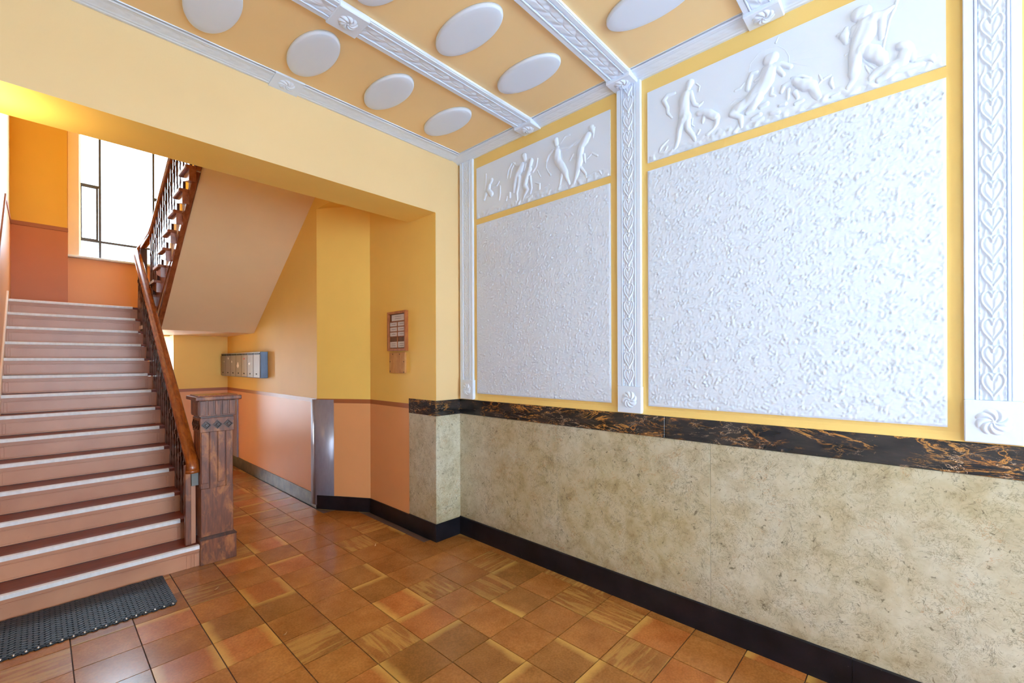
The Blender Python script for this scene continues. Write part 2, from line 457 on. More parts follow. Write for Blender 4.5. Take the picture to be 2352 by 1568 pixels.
RELIEFS = [["big","figure",[[[1.021,3.243,0.0173],[1.012,3.267,0.025]],[[1.027,3.23,0.0116],[1.035,3.206,0.0271],[1.043,3.178,0.0302],[1.045,3.132,0.0279],[1.047,3.094,0.033],[1.035,3.067,0.0329]],[[1.055,3.059,0.0272],[1.078,3.005,0.0176],[1.083,2.959,0.0141],[1.095,2.917,0.0118],[1.107,2.903,0.0079]],[[1.028,3.033,0.0231],[1.026,2.998,0.0174],[0.998,2.953,0.0138],[0.981,2.909,0.0095]],[[1.008,3.21,0.0146],[0.997,3.163,0.0134],[0.986,3.13,0.0126],[0.96,3.11,0.0095],[0.937,3.124,0.006]],[[1.054,3.214,0.014],[1.07,3.189,0.0117],[1.072,3.159,0.0078]]]],["big","drape",[[[1.105,3.247,0.0087],[1.15,3.253,0.0127],[1.175,3.228,0.014],[1.15,3.174,0.0111],[1.15,3.142,0.0099],[1.122,3.1,0.0059]],[[0.974,3.249,0.0046],[0.954,3.225,0.0045],[0.961,3.198,0.0046]],[[1.147,2.974,0.006],[1.196,2.939,0.0089],[1.205,2.913,0.0056]],[[1.155,2.933,0.0088],[1.167,2.913,0.0064]]]],["big","animal",[[[0.956,3.067,0.0182],[0.93,3.061,0.0188],[0.901,3.042,0.0246],[0.866,3.01,0.0222],[0.855,2.999,0.0155],[0.859,2.97,0.0125],[0.877,2.944,0.0074],[0.911,2.926,0.0124]],[[0.93,3.035,0.0113],[0.936,3.014,0.0105],[0.938,3.0,0.0053]],[[0.997,3.049,0.0057],[1.003,3.016,0.0058],[0.988,2.999,0.0046]],[[0.956,2.965,0.0076],[0.968,2.946,0.0068]]]],["big","figure",[[[0.585,3.211,0.035],[0.575,3.213,0.0313]],[[0.588,3.18,0.0179],[0.591,3.146,0.0358],[0.604,3.101,0.0377],[0.636,3.068,0.0417],[0.663,3.046,0.0394]],[[0.676,3.034,0.0311],[0.743,3.013,0.028],[0.777,2.992,0.0181]],[[0.777,2.99,0.017],[0.733,2.957,0.0149],[0.728,2.903,0.0097]],[[0.646,3.029,0.0291],[0.676,2.986,0.022],[0.699,2.969,0.0125]],[[0.61,3.169,0.0162],[0.63,3.134,0.013],[0.656,3.127,0.0087]],[[0.652,3.173,0.0116],[0.675,3.176,0.0125],[0.689,3.138,0.014],[0.696,3.097,0.0118]],[[0.563,3.165,0.0195],[0.535,3.163,0.0141],[0.493,3.129,0.0125]],[[0.547,3.14,0.0141],[0.525,3.102,0.0112]]]],["big","halo",[[[0.692,3.191,0.0026],[0.682,3.231,0.0026],[0.642,3.27,0.0025],[0.594,3.279,0.0025],[0.547,3.264,0.0025],[0.517,3.231,0.0024],[0.499,3.188,0.0024],[0.499,3.156,0.0024]],[[0.487,3.182,0.0021],[0.372,3.174,0.0017]],[[0.481,3.159,0.0021],[0.358,3.118,0.0017]],[[0.487,3.213,0.0021],[0.428,3.236,0.0017]],[[0.516,3.259,0.0021],[0.501,3.287,0.0017]],[[0.475,3.138,0.0021],[0.414,3.097,0.0017]],[[0.559,3.287,0.005],[0.547,3.313,0.0035]]]],["big","animal",[[[0.472,3.044,0.0173],[0.446,3.019,0.0257],[0.423,3.002,0.0289],[0.4,2.992,0.0253],[0.386,2.959,0.0175],[0.368,2.918,0.012]],[[0.487,3.068,0.0069],[0.443,3.059,0.0075],[0.409,3.03,0.0095]],[[0.481,3.048,0.0121],[0.523,3.042,0.0119],[0.534,3.015,0.0098]],[[0.502,3.015,0.0091],[0.505,2.968,0.0077]],[[0.473,2.989,0.0138],[0.461,2.956,0.0096]],[[0.403,2.963,0.0101],[0.392,2.932,0.0081],[0.375,2.908,0.006]]]],["big","bird",[[[0.369,3.033,0.0033],[0.356,3.0,0.0073],[0.372,2.985,0.004]],[[0.348,3.003,0.008],[0.323,3.009,0.0059]],[[0.318,2.996,0.0059],[0.321,2.971,0.0106],[0.313,2.942,0.0066]]]],["big","rock",[[[0.63,2.975,0.0137],[0.604,2.979,0.0144]],[[0.548,2.911,0.0148],[0.579,2.919,0.0135]],[[0.518,2.945,0.0119],[0.539,2.946,0.0106]],[[0.67,2.925,0.0117],[0.637,2.934,0.0138]],[[0.441,2.931,0.0109],[0.47,2.926,0.0117]],[[0.576,3.053,0.0078],[0.582,3.02,0.0086],[0.563,3.006,0.0064]],[[0.76,3.117,0.0067],[0.733,3.12,0.0074],[0.712,3.141,0.0044]],[[0.782,3.05,0.0038],[0.757,3.067,0.0037],[0.723,3.055,0.0037]],[[0.318,2.901,0.0086],[0.291,2.906,0.0078]]]],["big","figure",[[[0.209,3.251,0.0344],[0.196,3.251,0.0333]],[[0.196,3.219,0.019],[0.186,3.189,0.0426],[0.191,3.15,0.0506],[0.206,3.114,0.0413],[0.217,3.087,0.0319],[0.224,3.052,0.0288],[0.227,3.015,0.0256],[0.23,2.978,0.024],[0.232,2.947,0.0144],[0.254,2.916,0.0107]],[[0.157,3.205,0.0266],[0.128,3.202,0.0201],[0.112,3.208,0.0154],[0.088,3.217,0.011]],[[0.192,3.071,0.0285],[0.16,3.043,0.0344],[0.134,3.009,0.0286],[0.119,2.972,0.0185],[0.11,2.933,0.0108]],[[0.128,3.186,0.017],[0.128,3.134,0.0155],[0.129,3.097,0.0112]],[[0.226,3.194,0.016],[0.239,3.159,0.0096]]]],["big","staff",[[[0.074,3.24,0.0073],[0.086,3.198,0.0073],[0.1,3.165,0.0052],[0.11,3.115,0.0049],[0.119,3.07,0.0049],[0.126,3.027,0.0046]]]],["big","drape",[[[0.26,3.208,0.0097],[0.267,3.179,0.0214],[0.26,3.14,0.011]],[[0.291,3.191,0.0091],[0.275,3.193,0.0097]],[[0.239,3.094,0.0051],[0.264,3.082,0.0052]],[[0.197,3.058,0.0044],[0.192,3.018,0.0044],[0.155,2.966,0.005]],[[0.187,2.993,0.0044],[0.172,2.952,0.005]]]],["big","figure",[[[0.061,3.027,0.02],[0.046,3.019,0.0217]],[[0.032,3.012,0.0135],[0.022,2.977,0.0126],[0.021,2.944,0.012]],[[0.048,2.987,0.0241],[0.055,2.954,0.0248],[0.082,2.948,0.022],[0.11,2.949,0.0203],[0.143,2.948,0.0181],[0.165,2.93,0.0151],[0.172,2.908,0.0088]],[[0.01,2.936,0.0089],[-0.016,2.933,0.0106],[-0.037,2.928,0.0146],[-0.046,2.909,0.0099]],[[0.092,2.928,0.0214],[0.115,2.911,0.0185],[0.139,2.906,0.0155]],[[0.073,2.92,0.0152],[0.033,2.916,0.015],[-0.011,2.911,0.0106]]]],["small","figure",[[[2.713,3.167,0.0187],[2.725,3.146,0.0156]],[[2.738,3.127,0.0176],[2.752,3.087,0.0214],[2.716,3.046,0.0237]],[[2.703,3.105,0.0112],[2.65,3.103,0.0093],[2.624,3.127,0.008]],[[2.611,3.086,0.0067],[2.611,3.019,0.0086],[2.623,2.973,0.0068]],[[2.788,3.059,0.019],[2.807,3.022,0.0127]]]],["small","torch",[[[2.783,3.235,0.0082],[2.788,3.154,0.0051],[2.802,3.101,0.0044]]]],["small","figure",[[[2.339,3.254,0.0245],[2.331,3.225,0.0209]],[[2.361,3.188,0.0234],[2.384,3.148,0.0294],[2.424,3.118,0.0284],[2.441,3.07,0.0202],[2.453,2.996,0.0119]],[[2.393,3.097,0.02],[2.401,3.035,0.0147],[2.421,2.975,0.013],[2.416,2.921,0.0095]],[[2.384,3.201,0.0141],[2.432,3.209,0.0095],[2.456,3.235,0.0071]]]],["small","wing",[[[2.476,3.235,0.0072],[2.514,3.192,0.0084],[2.53,3.131,0.0054]],[[2.44,3.23,0.0059],[2.477,3.193,0.0072],[2.497,3.121,0.0054]]]],["small","figure",[[[2.267,3.191,0.0241],[2.276,3.166,0.0219]],[[2.284,3.124,0.0277],[2.307,3.09,0.0255],[2.323,3.048,0.0256],[2.338,3.018,0.021],[2.306,2.974,0.0162],[2.338,2.936,0.0117],[2.354,2.899,0.0082]],[[2.199,3.189,0.0068],[2.213,3.131,0.008],[2.246,3.101,0.0103],[2.322,3.112,0.0116]],[[2.322,3.187,0.007],[2.341,3.135,0.007]],[[2.277,3.07,0.0127],[2.262,2.974,0.0103],[2.277,2.932,0.0081]]]],["small","drape",[[[2.202,3.099,0.0045],[2.171,3.04,0.0045]],[[2.224,3.009,0.0046],[2.18,2.986,0.009],[2.181,2.946,0.009]],[[2.498,2.995,0.012],[2.498,2.959,0.0108]],[[2.531,2.974,0.0097],[2.54,2.946,0.0085]],[[2.13,2.949,0.0056],[2.088,2.954,0.0067]]]],["small","figure",[[[2.02,3.272,0.0219],[2.012,3.239,0.0186]],[[2.004,3.209,0.0164],[2.007,3.183,0.0316],[2.011,3.152,0.0339],[1.997,3.104,0.0294],[1.964,3.056,0.0297],[1.931,3.003,0.0236],[1.918,2.956,0.0166],[1.895,2.904,0.0096]],[[1.964,3.002,0.0151],[1.974,2.961,0.0108],[1.986,2.91,0.0076]],[[1.977,3.192,0.0136],[1.897,3.179,0.0107],[1.833,3.197,0.0084],[1.802,3.2,0.0073]],[[2.045,3.207,0.0121],[2.09,3.177,0.0111],[2.108,3.144,0.0111]]]],["small","drape",[[[2.108,3.133,0.005],[2.115,3.096,0.005],[2.087,3.043,0.005],[2.072,3.027,0.0111]],[[1.976,3.233,0.0043],[1.93,3.273,0.0075],[1.891,3.268,0.0064]]]],["small","figure",[[[1.705,3.252,0.0215],[1.693,3.224,0.0153]],[[1.716,3.222,0.0133],[1.734,3.207,0.0268],[1.759,3.18,0.0331],[1.79,3.149,0.0271],[1.802,3.101,0.0287],[1.803,3.048,0.0282],[1.815,3.0,0.022],[1.834,2.948,0.0158],[1.855,2.896,0.009]],[[1.771,3.215,0.0135],[1.846,3.178,0.0084]],[[1.68,3.244,0.0071],[1.691,3.177,0.0051]],[[1.768,3.079,0.0135],[1.758,3.024,0.0072]],[[1.803,3.007,0.0136],[1.754,2.94,0.0093],[1.748,2.912,0.0062]]]],["small","drape",[[[1.741,3.045,0.0052],[1.699,3.072,0.0072],[1.657,3.039,0.0081]],[[1.742,2.921,0.0052],[1.705,2.931,0.0051],[1.64,2.927,0.0071],[1.623,2.899,0.006]],[[1.862,3.115,0.0074],[1.891,3.076,0.0064]]]]]

# ------------------------------------------------------------------ measured setting
W, YB, YO, XJ, ZO, ZC = 2.6788, 3.1525, 3.5644, 2.4023, 2.9227, 3.46
XM = 2.069                     # wall with the letter boxes
def wy(y, off): return y * (W - off) / W
def wz(z, off): return H + (z - H) * (W - off) / W

# ---------------------------------------------------------------- shell
floor = box('floor', (-0.9, -4.8, -0.12), (3.0, 10.4, -0.006), 'grout')
tag(floor, 'hall floor laid with square glazed brown clay tiles', 'floor', kind='structure')

wall_right = box('wall_right', (W, -4.8, -0.12), (W + 0.25, YB + 0.05, 3.6), 'panel_yellow')
tag(wall_right, 'long yellow wall with white plaster panels and marble dado', 'wall', kind='structure')

ceiling = box('ceiling', (-0.6, -4.8, ZC), (W + 0.2, YB + 0.1, 3.62), 'ceiling_yellow')
tag(ceiling, 'warm yellow hall ceiling with white mouldings', 'ceiling', kind='structure')

# archway wall, an upside-down U, cream in front and yellow inside the opening
bm = bmesh.new()
add_prism(bm, [(-0.9, -0.1), (-0.24, -0.1), (-0.24, ZO), (XJ, ZO), (XJ, -0.1), (3.0, -0.1), (3.0, 6.2), (-0.9, 6.2)], 'Y', YB, YO)
bm.normal_update()
wall_back = from_bm('wall_back', bm, 'wall_cream')
wall_back.data.materials.append(MAT['wall_yellow'])
for p in wall_back.data.polygons:
    if p.normal.y > -0.5: p.material_index = 1
tag(wall_back, 'cream archway wall with a deep beam over the opening to the stairs', 'wall', kind='structure')

def plan_wall(name, pts, z0, z1, mat):
    return prism(name, pts, 'Z', z0, z1, mat)
w = plan_wall('wall_passage', [(XJ, YO), (XJ, 4.29), (XM, 4.83), (XM, 8.7), (3.0, 8.7), (3.0, YO)], -0.1, 3.27, 'wall_yellow')
tag(w, 'yellow passage wall with a slanted corner beyond the archway', 'wall', kind='structure')
w = plan_wall('wall_shaft', [(XM, YO), (XM, 8.7), (3.0, 8.7), (3.0, YO)], 3.27, 6.2, 'wall_yellow')
tag(w, 'upper yellow wall of the stair shaft above the passage', 'wall', kind='structure')
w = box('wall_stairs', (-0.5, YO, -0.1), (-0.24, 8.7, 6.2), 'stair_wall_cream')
tag(w, 'pale wall running up beside the lower stair flight', 'wall', kind='structure')
wall_stairs = w
w = box('ceiling_shaft', (-0.5, YO, 6.1), (3.0, 8.7, 6.25), 'ceiling_yellow')
tag(w, 'ceiling over the stair shaft', 'ceiling', kind='structure')
w = box('wall_landing', (-0.5, 8.3, 2.0), (0.264, 8.7, 6.2), 'wall_amber')
tag(w, 'orange yellow landing wall beside the stair window', 'wall', kind='structure')
wall_landing = w
WX0, WX1, WZ0, WZ1 = 0.377, 1.403, 3.056, 5.25
bm = bmesh.new()
for lo, hi in (((0.264, 8.45, 2.0), (XM, 8.6, WZ0)), ((0.264, 8.45, WZ1), (XM, 8.6, 6.2)), ((0.264, 8.45, WZ0), (WX0, 8.6, WZ1)), ((WX1, 8.45, WZ0), (XM, 8.6, WZ1))):
    add_box(bm, lo, hi)
w = from_bm('wall_window', bm, 'wall_yellow')
tag(w, 'landing wall around the tall stair window', 'wall', kind='structure')
wall_window = w
w = box('wall_left', (-0.6, -4.8, -0.1), (-0.4, YB, 3.6), 'plaster_white')
tag(w, 'white hall wall opposite the plaster panels', 'wall', kind='structure')
w = prism('wall_front', [(-0.6, -0.1), (-0.16, -0.1), (-0.16, 3.2), (2.44, 3.2), (2.44, -0.1), (W + 0.25, -0.1), (W + 0.25, 3.62), (-0.6, 3.62)], 'Y', -4.7, -4.5, 'plaster_white')
tag(w, 'street wall of the hall around the entrance door', 'wall', kind='structure')
# street door: frame, bars and panes
d = empty('door_1', (1.14, -4.6, 0), 'glazed street door with two leaves', 'door', kind='structure')
boxes('frame', [((-0.16, -4.64, 0), (-0.08, -4.56, 3.2)), ((2.36, -4.64, 0), (2.44, -4.56, 3.2)), ((-0.08, -4.64, 3.12), (2.36, -4.56, 3.2)), ((-0.08, -4.64, 2.3), (2.36, -4.56, 2.38)), ((1.1, -4.64, 0), (1.18, -4.56, 2.3)), ((-0.08, -4.64, 0), (2.36, -4.56, 0.25))], 'dark_wood', d, 0.006)
box('pane', (-0.08, -4.603, 0.25), (1.1, -4.597, 2.3), 'window_glass', d)
box('pane', (1.18, -4.603, 0.25), (2.36, -4.597, 2.3), 'window_glass', d)
box('pane', (-0.08, -4.603, 2.38), (2.36, -4.597, 3.12), 'window_glass', d)

# space under the landing
w = box('wall_cellar', (1.37, 8.16, -0.1), (XM, 10.2, 2.01), 'wall_yellow')
tag(w, 'short yellow wall at the end of the passage under the landing', 'wall', kind='structure')
wall_cellar = w
bm = bmesh.new()
for lo, hi in (((0.2, 10.0, -0.1), (0.3, 10.2, 2.2)), ((1.2, 10.0, -0.1), (1.37, 10.2, 2.2)), ((0.0, 8.7, -0.1), (0.2, 10.2, 2.2))): add_box(bm, lo, hi)
w = from_bm('wall_rear', bm, 'wall_yellow')
tag(w, 'rear wall around the yard door', 'wall', kind='structure')
w = box('ceiling_rear', (0.0, 8.45, 2.01), (XM, 10.2, 2.2), 'soffit_tan')
tag(w, 'low ceiling over the way to the yard door', 'ceiling', kind='structure')
d = empty('door_2', (0.75, 10.05, 0), 'half glazed yard door at the end of the passage', 'door', kind='structure')
boxes('frame', [((0.3, 10.02, 0), (0.38, 10.08, 2.0)), ((1.12, 10.02, 0), (1.2, 10.08, 2.0)), ((0.38, 10.02, 1.92), (1.12, 10.08, 2.0)), ((0.38, 10.02, 0), (1.12, 10.08, 0.3))], 'door_paint', d, 0.005)
box('pane', (0.38, 10.047, 0.3), (1.12, 10.053, 1.92), 'window_glass', d)

# ---------------------------------------------------------------- floor tiles
PX, PY, OX, OY = 0.2755, 0.2805, 0.120, 1.829
def tile_ok(x0, x1, y0, y1):
    cx_, cy_ = (x0 + x1) / 2, (y0 + y1) / 2
    if y0 > YB and cx_ > XJ: return False
    if y0 > YO - 0.05 and x0 > XJ: return False
    if y0 > 4.2 and x1 < 0.86: return False
    if cy_ > 4.5 and cx_ > 2.3: return False
    if cy_ > 4.75 and cx_ > XM: return False
    return True
seen_cells, rest_cells = [], []
for i in range(-2, 10):
    for j in range(-23, 23):
        x0, y0 = OX + i * PX, OY + j * PY
        x1, y1 = x0 + PX, y0 + PY
        if x0 < -0.4: x0 = -0.4
        if y0 < -4.5: y0 = -4.5
        x1 = min(x1, W - 0.004)
        if x1 - x0 < 0.03 or y1 - y0 < 0.03: continue
        if not tile_ok(x0, x1, y0, y1): continue
        if y0 > YB and x1 > XJ: x1 = XJ
        d = cf.x * x1 + cf.y * y1
        u = 1176 + 1010 * (r2.x * (x0 + x1) / 2 + r2.y * (y0 + y1) / 2) / max(0.1, cf.x * (x0 + x1) / 2 + cf.y * (y0 + y1) / 2)
        if d > 2.15 and -250 < u < 2500: seen_cells.append((d, x0, x1, y0, y1, i, j))
        else: rest_cells.append((x0, x1, y0, y1))
seen_cells.sort()
cache = {}
SEQ = [0, 2, 3, 0, 1, 0, 5, 7, 4, 0, 6, 3, 4, 1, 0, 2, 0, 7, 5, 0, 6, 4, 0, 3]
rt = random.Random(3)
for k, (d, x0, x1, y0, y1, i, j) in enumerate(seen_cells):
    v = rt.choice(SEQ)
    g = 0.0028
    sx, sy = round(x1 - x0 - 2 * g, 4), round(y1 - y0 - 2 * g, 4)
    key = (v, sx, sy)
    if key not in cache:
        bm = bmesh.new(); add_box(bm, (-sx / 2, -sy / 2, -0.012), (sx / 2, sy / 2, 0))
        me = bpy.data.meshes.new('tile'); bm.to_mesh(me); bm.free()
        me.materials.append(MAT['tile_%d' % v]); cache[key] = me
    o = bpy.data.objects.new('tile', cache[key])
    place(o, floor, ((x0 + x1) / 2, (y0 + y1) / 2, 0.0))
    o.location.z += rt.uniform(-0.0006, 0.0004)
    o.rotation_euler = (rt.uniform(-1, 1) * 0.002, rt.uniform(-1, 1) * 0.002, 0)
    if abs(sx - sy) < 0.02 and rt.random() < 0.5: o.rotation_euler.z = math.pi
    COL.objects.link(o)
bm = bmesh.new()
for x0, x1, y0, y1 in rest_cells: add_box(bm, (x0 + 0.003, y0 + 0.003, -0.012), (x1 - 0.003, y1 - 0.003, 0))
tag(from_bm('tile', bm, 'tile_0', floor), kind='stuff')

# ---------------------------------------------------------------- marble dado and skirtings on the right wall
def wallbox(name, ya, yb, za, zb, off, mat, parent=None, bev=0.0, depth=None):
    """box on the right wall whose front face stands off from it"""
    yb_ = YB + 0.01 if yb > YB - 0.01 else wy(yb, off)
    return box(name, (W - off, wy(ya, off), wz(za, off)), (W - off + (depth or off + 0.01), yb_, wz(zb, off)), mat, parent, bev)
DJ = [-4.5, -0.9, 0.905, 2.02, YB]
for a, b in zip(DJ[:-1], DJ[1:]):
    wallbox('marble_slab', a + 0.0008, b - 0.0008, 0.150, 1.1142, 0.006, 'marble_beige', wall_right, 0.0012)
DJ = [-4.5, -0.62, 1.18, YB]
for a, b in zip(DJ[:-1], DJ[1:]):
    wallbox('marble_border', a + 0.0006, b - 0.0006, 1.1142, 1.2511, 0.012, 'marble_black', wall_right, 0.003)
prism('ledge', [(W, wz(1.2511, .01)), (W - 0.011, wz(1.2511, .01)), (W - 0.010, 1.258), (W - 0.004, 1.275), (W, 1.29)], 'Y', -4.5, YB, 'panel_yellow', wall_right)

bb = empty('baseboard_right', (W, 0.5, 0), 'black stone skirting along the marble dado', 'baseboard', kind='structure')
DJ = [-4.5, -1.0, 0.245, YB]
for a, b in zip(DJ[:-1], DJ[1:]):
    o = prism('skirting_stone', [(W + 0.005, -0.004), (W - 0.016, -0.004), (W - 0.016, wz(0.150, .016)), (W - 0.010, wz(0.158, .012)), (W + 0.005, wz(0.158, .012))], 'Y', a + 0.0008, b + 0.01 if b == YB else b - 0.0008, 'skirting_black', bb)

# same on the pier of the archway
pier = empty('trim_1', (2.54, YB, 0), 'marble facing around the archway pier', 'trim', kind='structure')
e = 0.006
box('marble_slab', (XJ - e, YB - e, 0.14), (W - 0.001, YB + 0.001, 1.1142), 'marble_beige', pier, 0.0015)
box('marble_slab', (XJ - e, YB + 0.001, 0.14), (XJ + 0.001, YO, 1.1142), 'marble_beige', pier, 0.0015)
box('marble_border', (XJ - e - .004, YB - e - .004, 1.1142), (W - 0.001, YB + 0.001, 1.2511), 'marble_black', pier, 0.002)
box('marble_border', (XJ - e - .004, YB + 0.001, 1.1142), (XJ + 0.001, YO, 1.2511), 'marble_black', pier, 0.002)
box('skirting_stone', (XJ - 0.014, YB - 0.014, -0.004), (W - 0.001, YB + 0.001, 0.158), 'skirting_black', pier, 0.003)
box('skirting_stone', (XJ - 0.014, YB + 0.001, -0.004), (XJ + 0.001, YO, 0.158), 'skirting_black', pier, 0.003)

def wall_strip(name, pts, z0, z1, t, mat, parent=None):
    """band standing t proud on the left of a plan polyline"""
    P = [Vector((x, y)) for x, y in pts]; n = len(P); out = []
    for i in range(n):
        ns = []
        if i > 0: d = (P[i] - P[i - 1]).normalized(); ns.append(Vector((-d.y, d.x)))
        if i < n - 1: d = (P[i + 1] - P[i]).normalized(); ns.append(Vector((-d.y, d.x)))
        m = sum(ns, Vector((0, 0))).normalized()
        out.append(P[i] + m * (t / max(0.3, m.dot(ns[0]))))
    bm = bmesh.new()
    A = [bm.verts.new((*p, z0)) for p in P]; B = [bm.verts.new((*p, z0)) for p in out]
    C = [bm.verts.new((*p, z1)) for p in P]; D = [bm.verts.new((*p, z1)) for p in out]
    for i in range(n - 1):
        bm.faces.new((A[i], A[i + 1], B[i + 1], B[i])); bm.faces.new((C[i], D[i], D[i + 1], C[i + 1]))
        bm.faces.new((B[i], B[i + 1], D[i + 1], D[i])); bm.faces.new((A[i], C[i], C[i + 1], A[i + 1]))
    bm.faces.new((A[0], B[0], D[0], C[0])); bm.faces.new((A[-1], C[-1], D[-1], B[-1]))
    bmesh.ops.recalc_face_normals(bm, faces=bm.faces)
    return from_bm(name, bm, mat, parent)
pw = bpy.data.objects['wall_passage']
PL = [(XJ, YO), (XJ, 4.29), (XM, 4.83), (XM, 8.16)]
wall_strip('dado', PL, 0.13, 1.155, 0.002, 'dado_orange', pw)
wall_strip('dado_stripe', PL, 1.155, 1.20, 0.0035, 'dado_brown', pw)
o = wall_strip('baseboard_corner', PL[:3], 0, 0.15, 0.012, 'skirting_black')
tag(o, 'black skirting around the slanted passage corner', 'baseboard', kind='structure')
o = wall_strip('baseboard_passage', PL[2:], 0, 0.155, 0.014, 'skirting_grey')
tag(o, 'scuffed grey skirting under the letter boxes', 'baseboard', kind='structure')
box('dado', (1.37, 8.157, 0.1), (XM, 8.16, 1.155), 'dado_orange', wall_cellar)
box('dado_stripe', (1.37, 8.1555, 1.155), (XM, 8.16, 1.20), 'dado_brown', wall_cellar)

# corner guards
gp = [(2.176, 4.656)]
gc = Vector((2.110, 4.862)); 
for k in range(8):
    a = math.radians(-148 - k * 32 / 7 * 1.0)
    gp.append((gc.x + 0.060 * math.cos(a), gc.y + 0.060 * math.sin(a)))
gp.append((2.050, 4.935))
g = wall_strip('corner_guard', gp, 0.045, 1.19, 0.004, 'guard_metal')
for pl in g.data.polygons: pl.use_smooth = True
tag(g, 'tall grey sheet metal guard bent around the slanted orange corner', 'corner guard')
g = wall_strip('corner_guard', [(2.066, 7.60), (2.066, 7.84)], 0.16, 1.10, 0.02, 'guard_metal')
tag(g, 'narrow grey metal guard on the passage wall behind the newel post', 'corner guard')

# ---------------------------------------------------------------- plaster ornaments
def sm(a, b, x):
    t = np.clip((x - a) / (b - a), 0, 1); return t * t * (3 - 2 * t)
def heart_tile(period, w, nb=48, ns=31):
    """one period of the carved heart band on a grid: rows across (-1..1), columns along (0..1), point down"""
    t = np.linspace(0, 2 * math.pi, 121)[:-1]
    hx = 16 * np.sin(t) ** 3; hy = 13 * np.cos(t) - 5 * np.cos(2 * t) - 2 * np.cos(3 * t) - np.cos(4 * t)
    hx = hx / 16 * w * 0.40; hy = (hy + 17) / 29 * period * 0.96 + period * 0.02
    S, B = np.meshgrid(np.linspace(-w / 2, w / 2, ns), np.linspace(0, period, nb, endpoint=False), indexing='ij')
    px, py = S[..., None], B[..., None]
    ax, ay = hx, hy; bx, by = np.roll(hx, -1), np.roll(hy, -1)
    dx, dy = bx - ax, by - ay
    tt = np.clip(((px - ax) * dx + (py - ay) * dy) / (dx * dx + dy * dy + 1e-12), 0, 1)
    D = np.sqrt((px - ax - tt * dx) ** 2 + (py - ay - tt * dy) ** 2).min(-1)
    cr_ = ((ay > py) != (by > py)) & (px < (bx - ax) * (py - ay) / (by - ay + 1e-12) + ax)
    inside = cr_.sum(-1) % 2 == 1
    h = np.exp(-(D / 0.0042) ** 2)
    fill = sm(0.004, 0.012, D) * (0.72 - 0.30 * np.exp(-(S / 0.003) ** 2) * (B > period * 0.3))
    h = np.where(inside, np.maximum(h, fill), h)
    edge = sm(0.74, 0.90, np.abs(S) / (w / 2)) * (0.40 + 0.30 * np.cos(B / period * 2 * math.pi * 4))
    leafy = np.exp(-((np.abs(S) - 0.27 * w * (1 - B / period * 0.7)) / (0.06 * w)) ** 2) * sm(0.5, 0.1, B / period) * 0.5
    return np.where(inside, h, np.maximum(h, np.maximum(edge, leafy)))
HT = {}
def hearts(S, T, period):
    if period not in HT: HT[period] = heart_tile(period, 0.080)
    A = HT[period]; ns, nb = A.shape
    i = np.clip(np.round((S + 1) / 2 * (ns - 1)).astype(int), 0, ns - 1)
    f = ((T / period) % 1.0) * nb; j0 = np.floor(f).astype(int) % nb; j1 = (j0 + 1) % nb; fr = f - np.floor(f)
    return A[i, j0] * (1 - fr) + A[i, j1] * fr
def leaves(S, T, period):
    b = T / period
    ph = (b + 0.42 * np.abs(S)) % 1.0
    lf = np.sin(np.pi * ph) ** 0.7 * (1 - 0.55 * np.abs(S))
    vein = np.exp(-(S / 0.08) ** 2) * 0.35
    tw = 0.3 * np.sin(2 * math.pi * (b * 2 + S * 0.8))
    return np.clip(lf + tw * 0.5 - vein, 0, 1.2)
def carved(name, O, U, V, N, w, L, amp, mat, parent, period, fn=hearts, nu=31, step=0.0042):
    nv = max(8, int(L / step))
    s = np.linspace(-w / 2, w / 2, nu); t = np.linspace(0, L, nv)
    S, T = np.meshgrid(s, t, indexing='ij')
    Hh = fn(S / (w / 2), T, period) * amp
    Hh[0, :] = Hh[-1, :] = -0.001
    return grid_mesh(name, O, U, V, N, S, T, Hh, mat, parent)
def rosette(name, O, U, V, N, R, amp, parent, n=8, tw=1.25, k=60):
    s = np.linspace(-R, R, k); S, T = np.meshgrid(s, s, indexing='ij')
    r = np.sqrt(S * S + T * T) / R; th = np.arctan2(T, S)
    pet = np.abs(np.cos(0.5 * n * (th + tw * r))) ** 0.8
    h = (0.25 + 0.75 * pet) * np.sin(np.clip(r, 0, 1) * math.pi * 0.85 + 0.35) * sm(1.02 - 0.12 * (1 - pet), 0.80 - 0.12 * (1 - pet), r)
    knob = np.exp(-(r / 0.17) ** 2)
    h = np.maximum(h, knob * 0.95) * amp
    h = np.where(r > 1.0, 0, h)
    return grid_mesh(name, O, U, V, N, S, T, h, 'plaster_white', parent, cut=amp * 0.02)

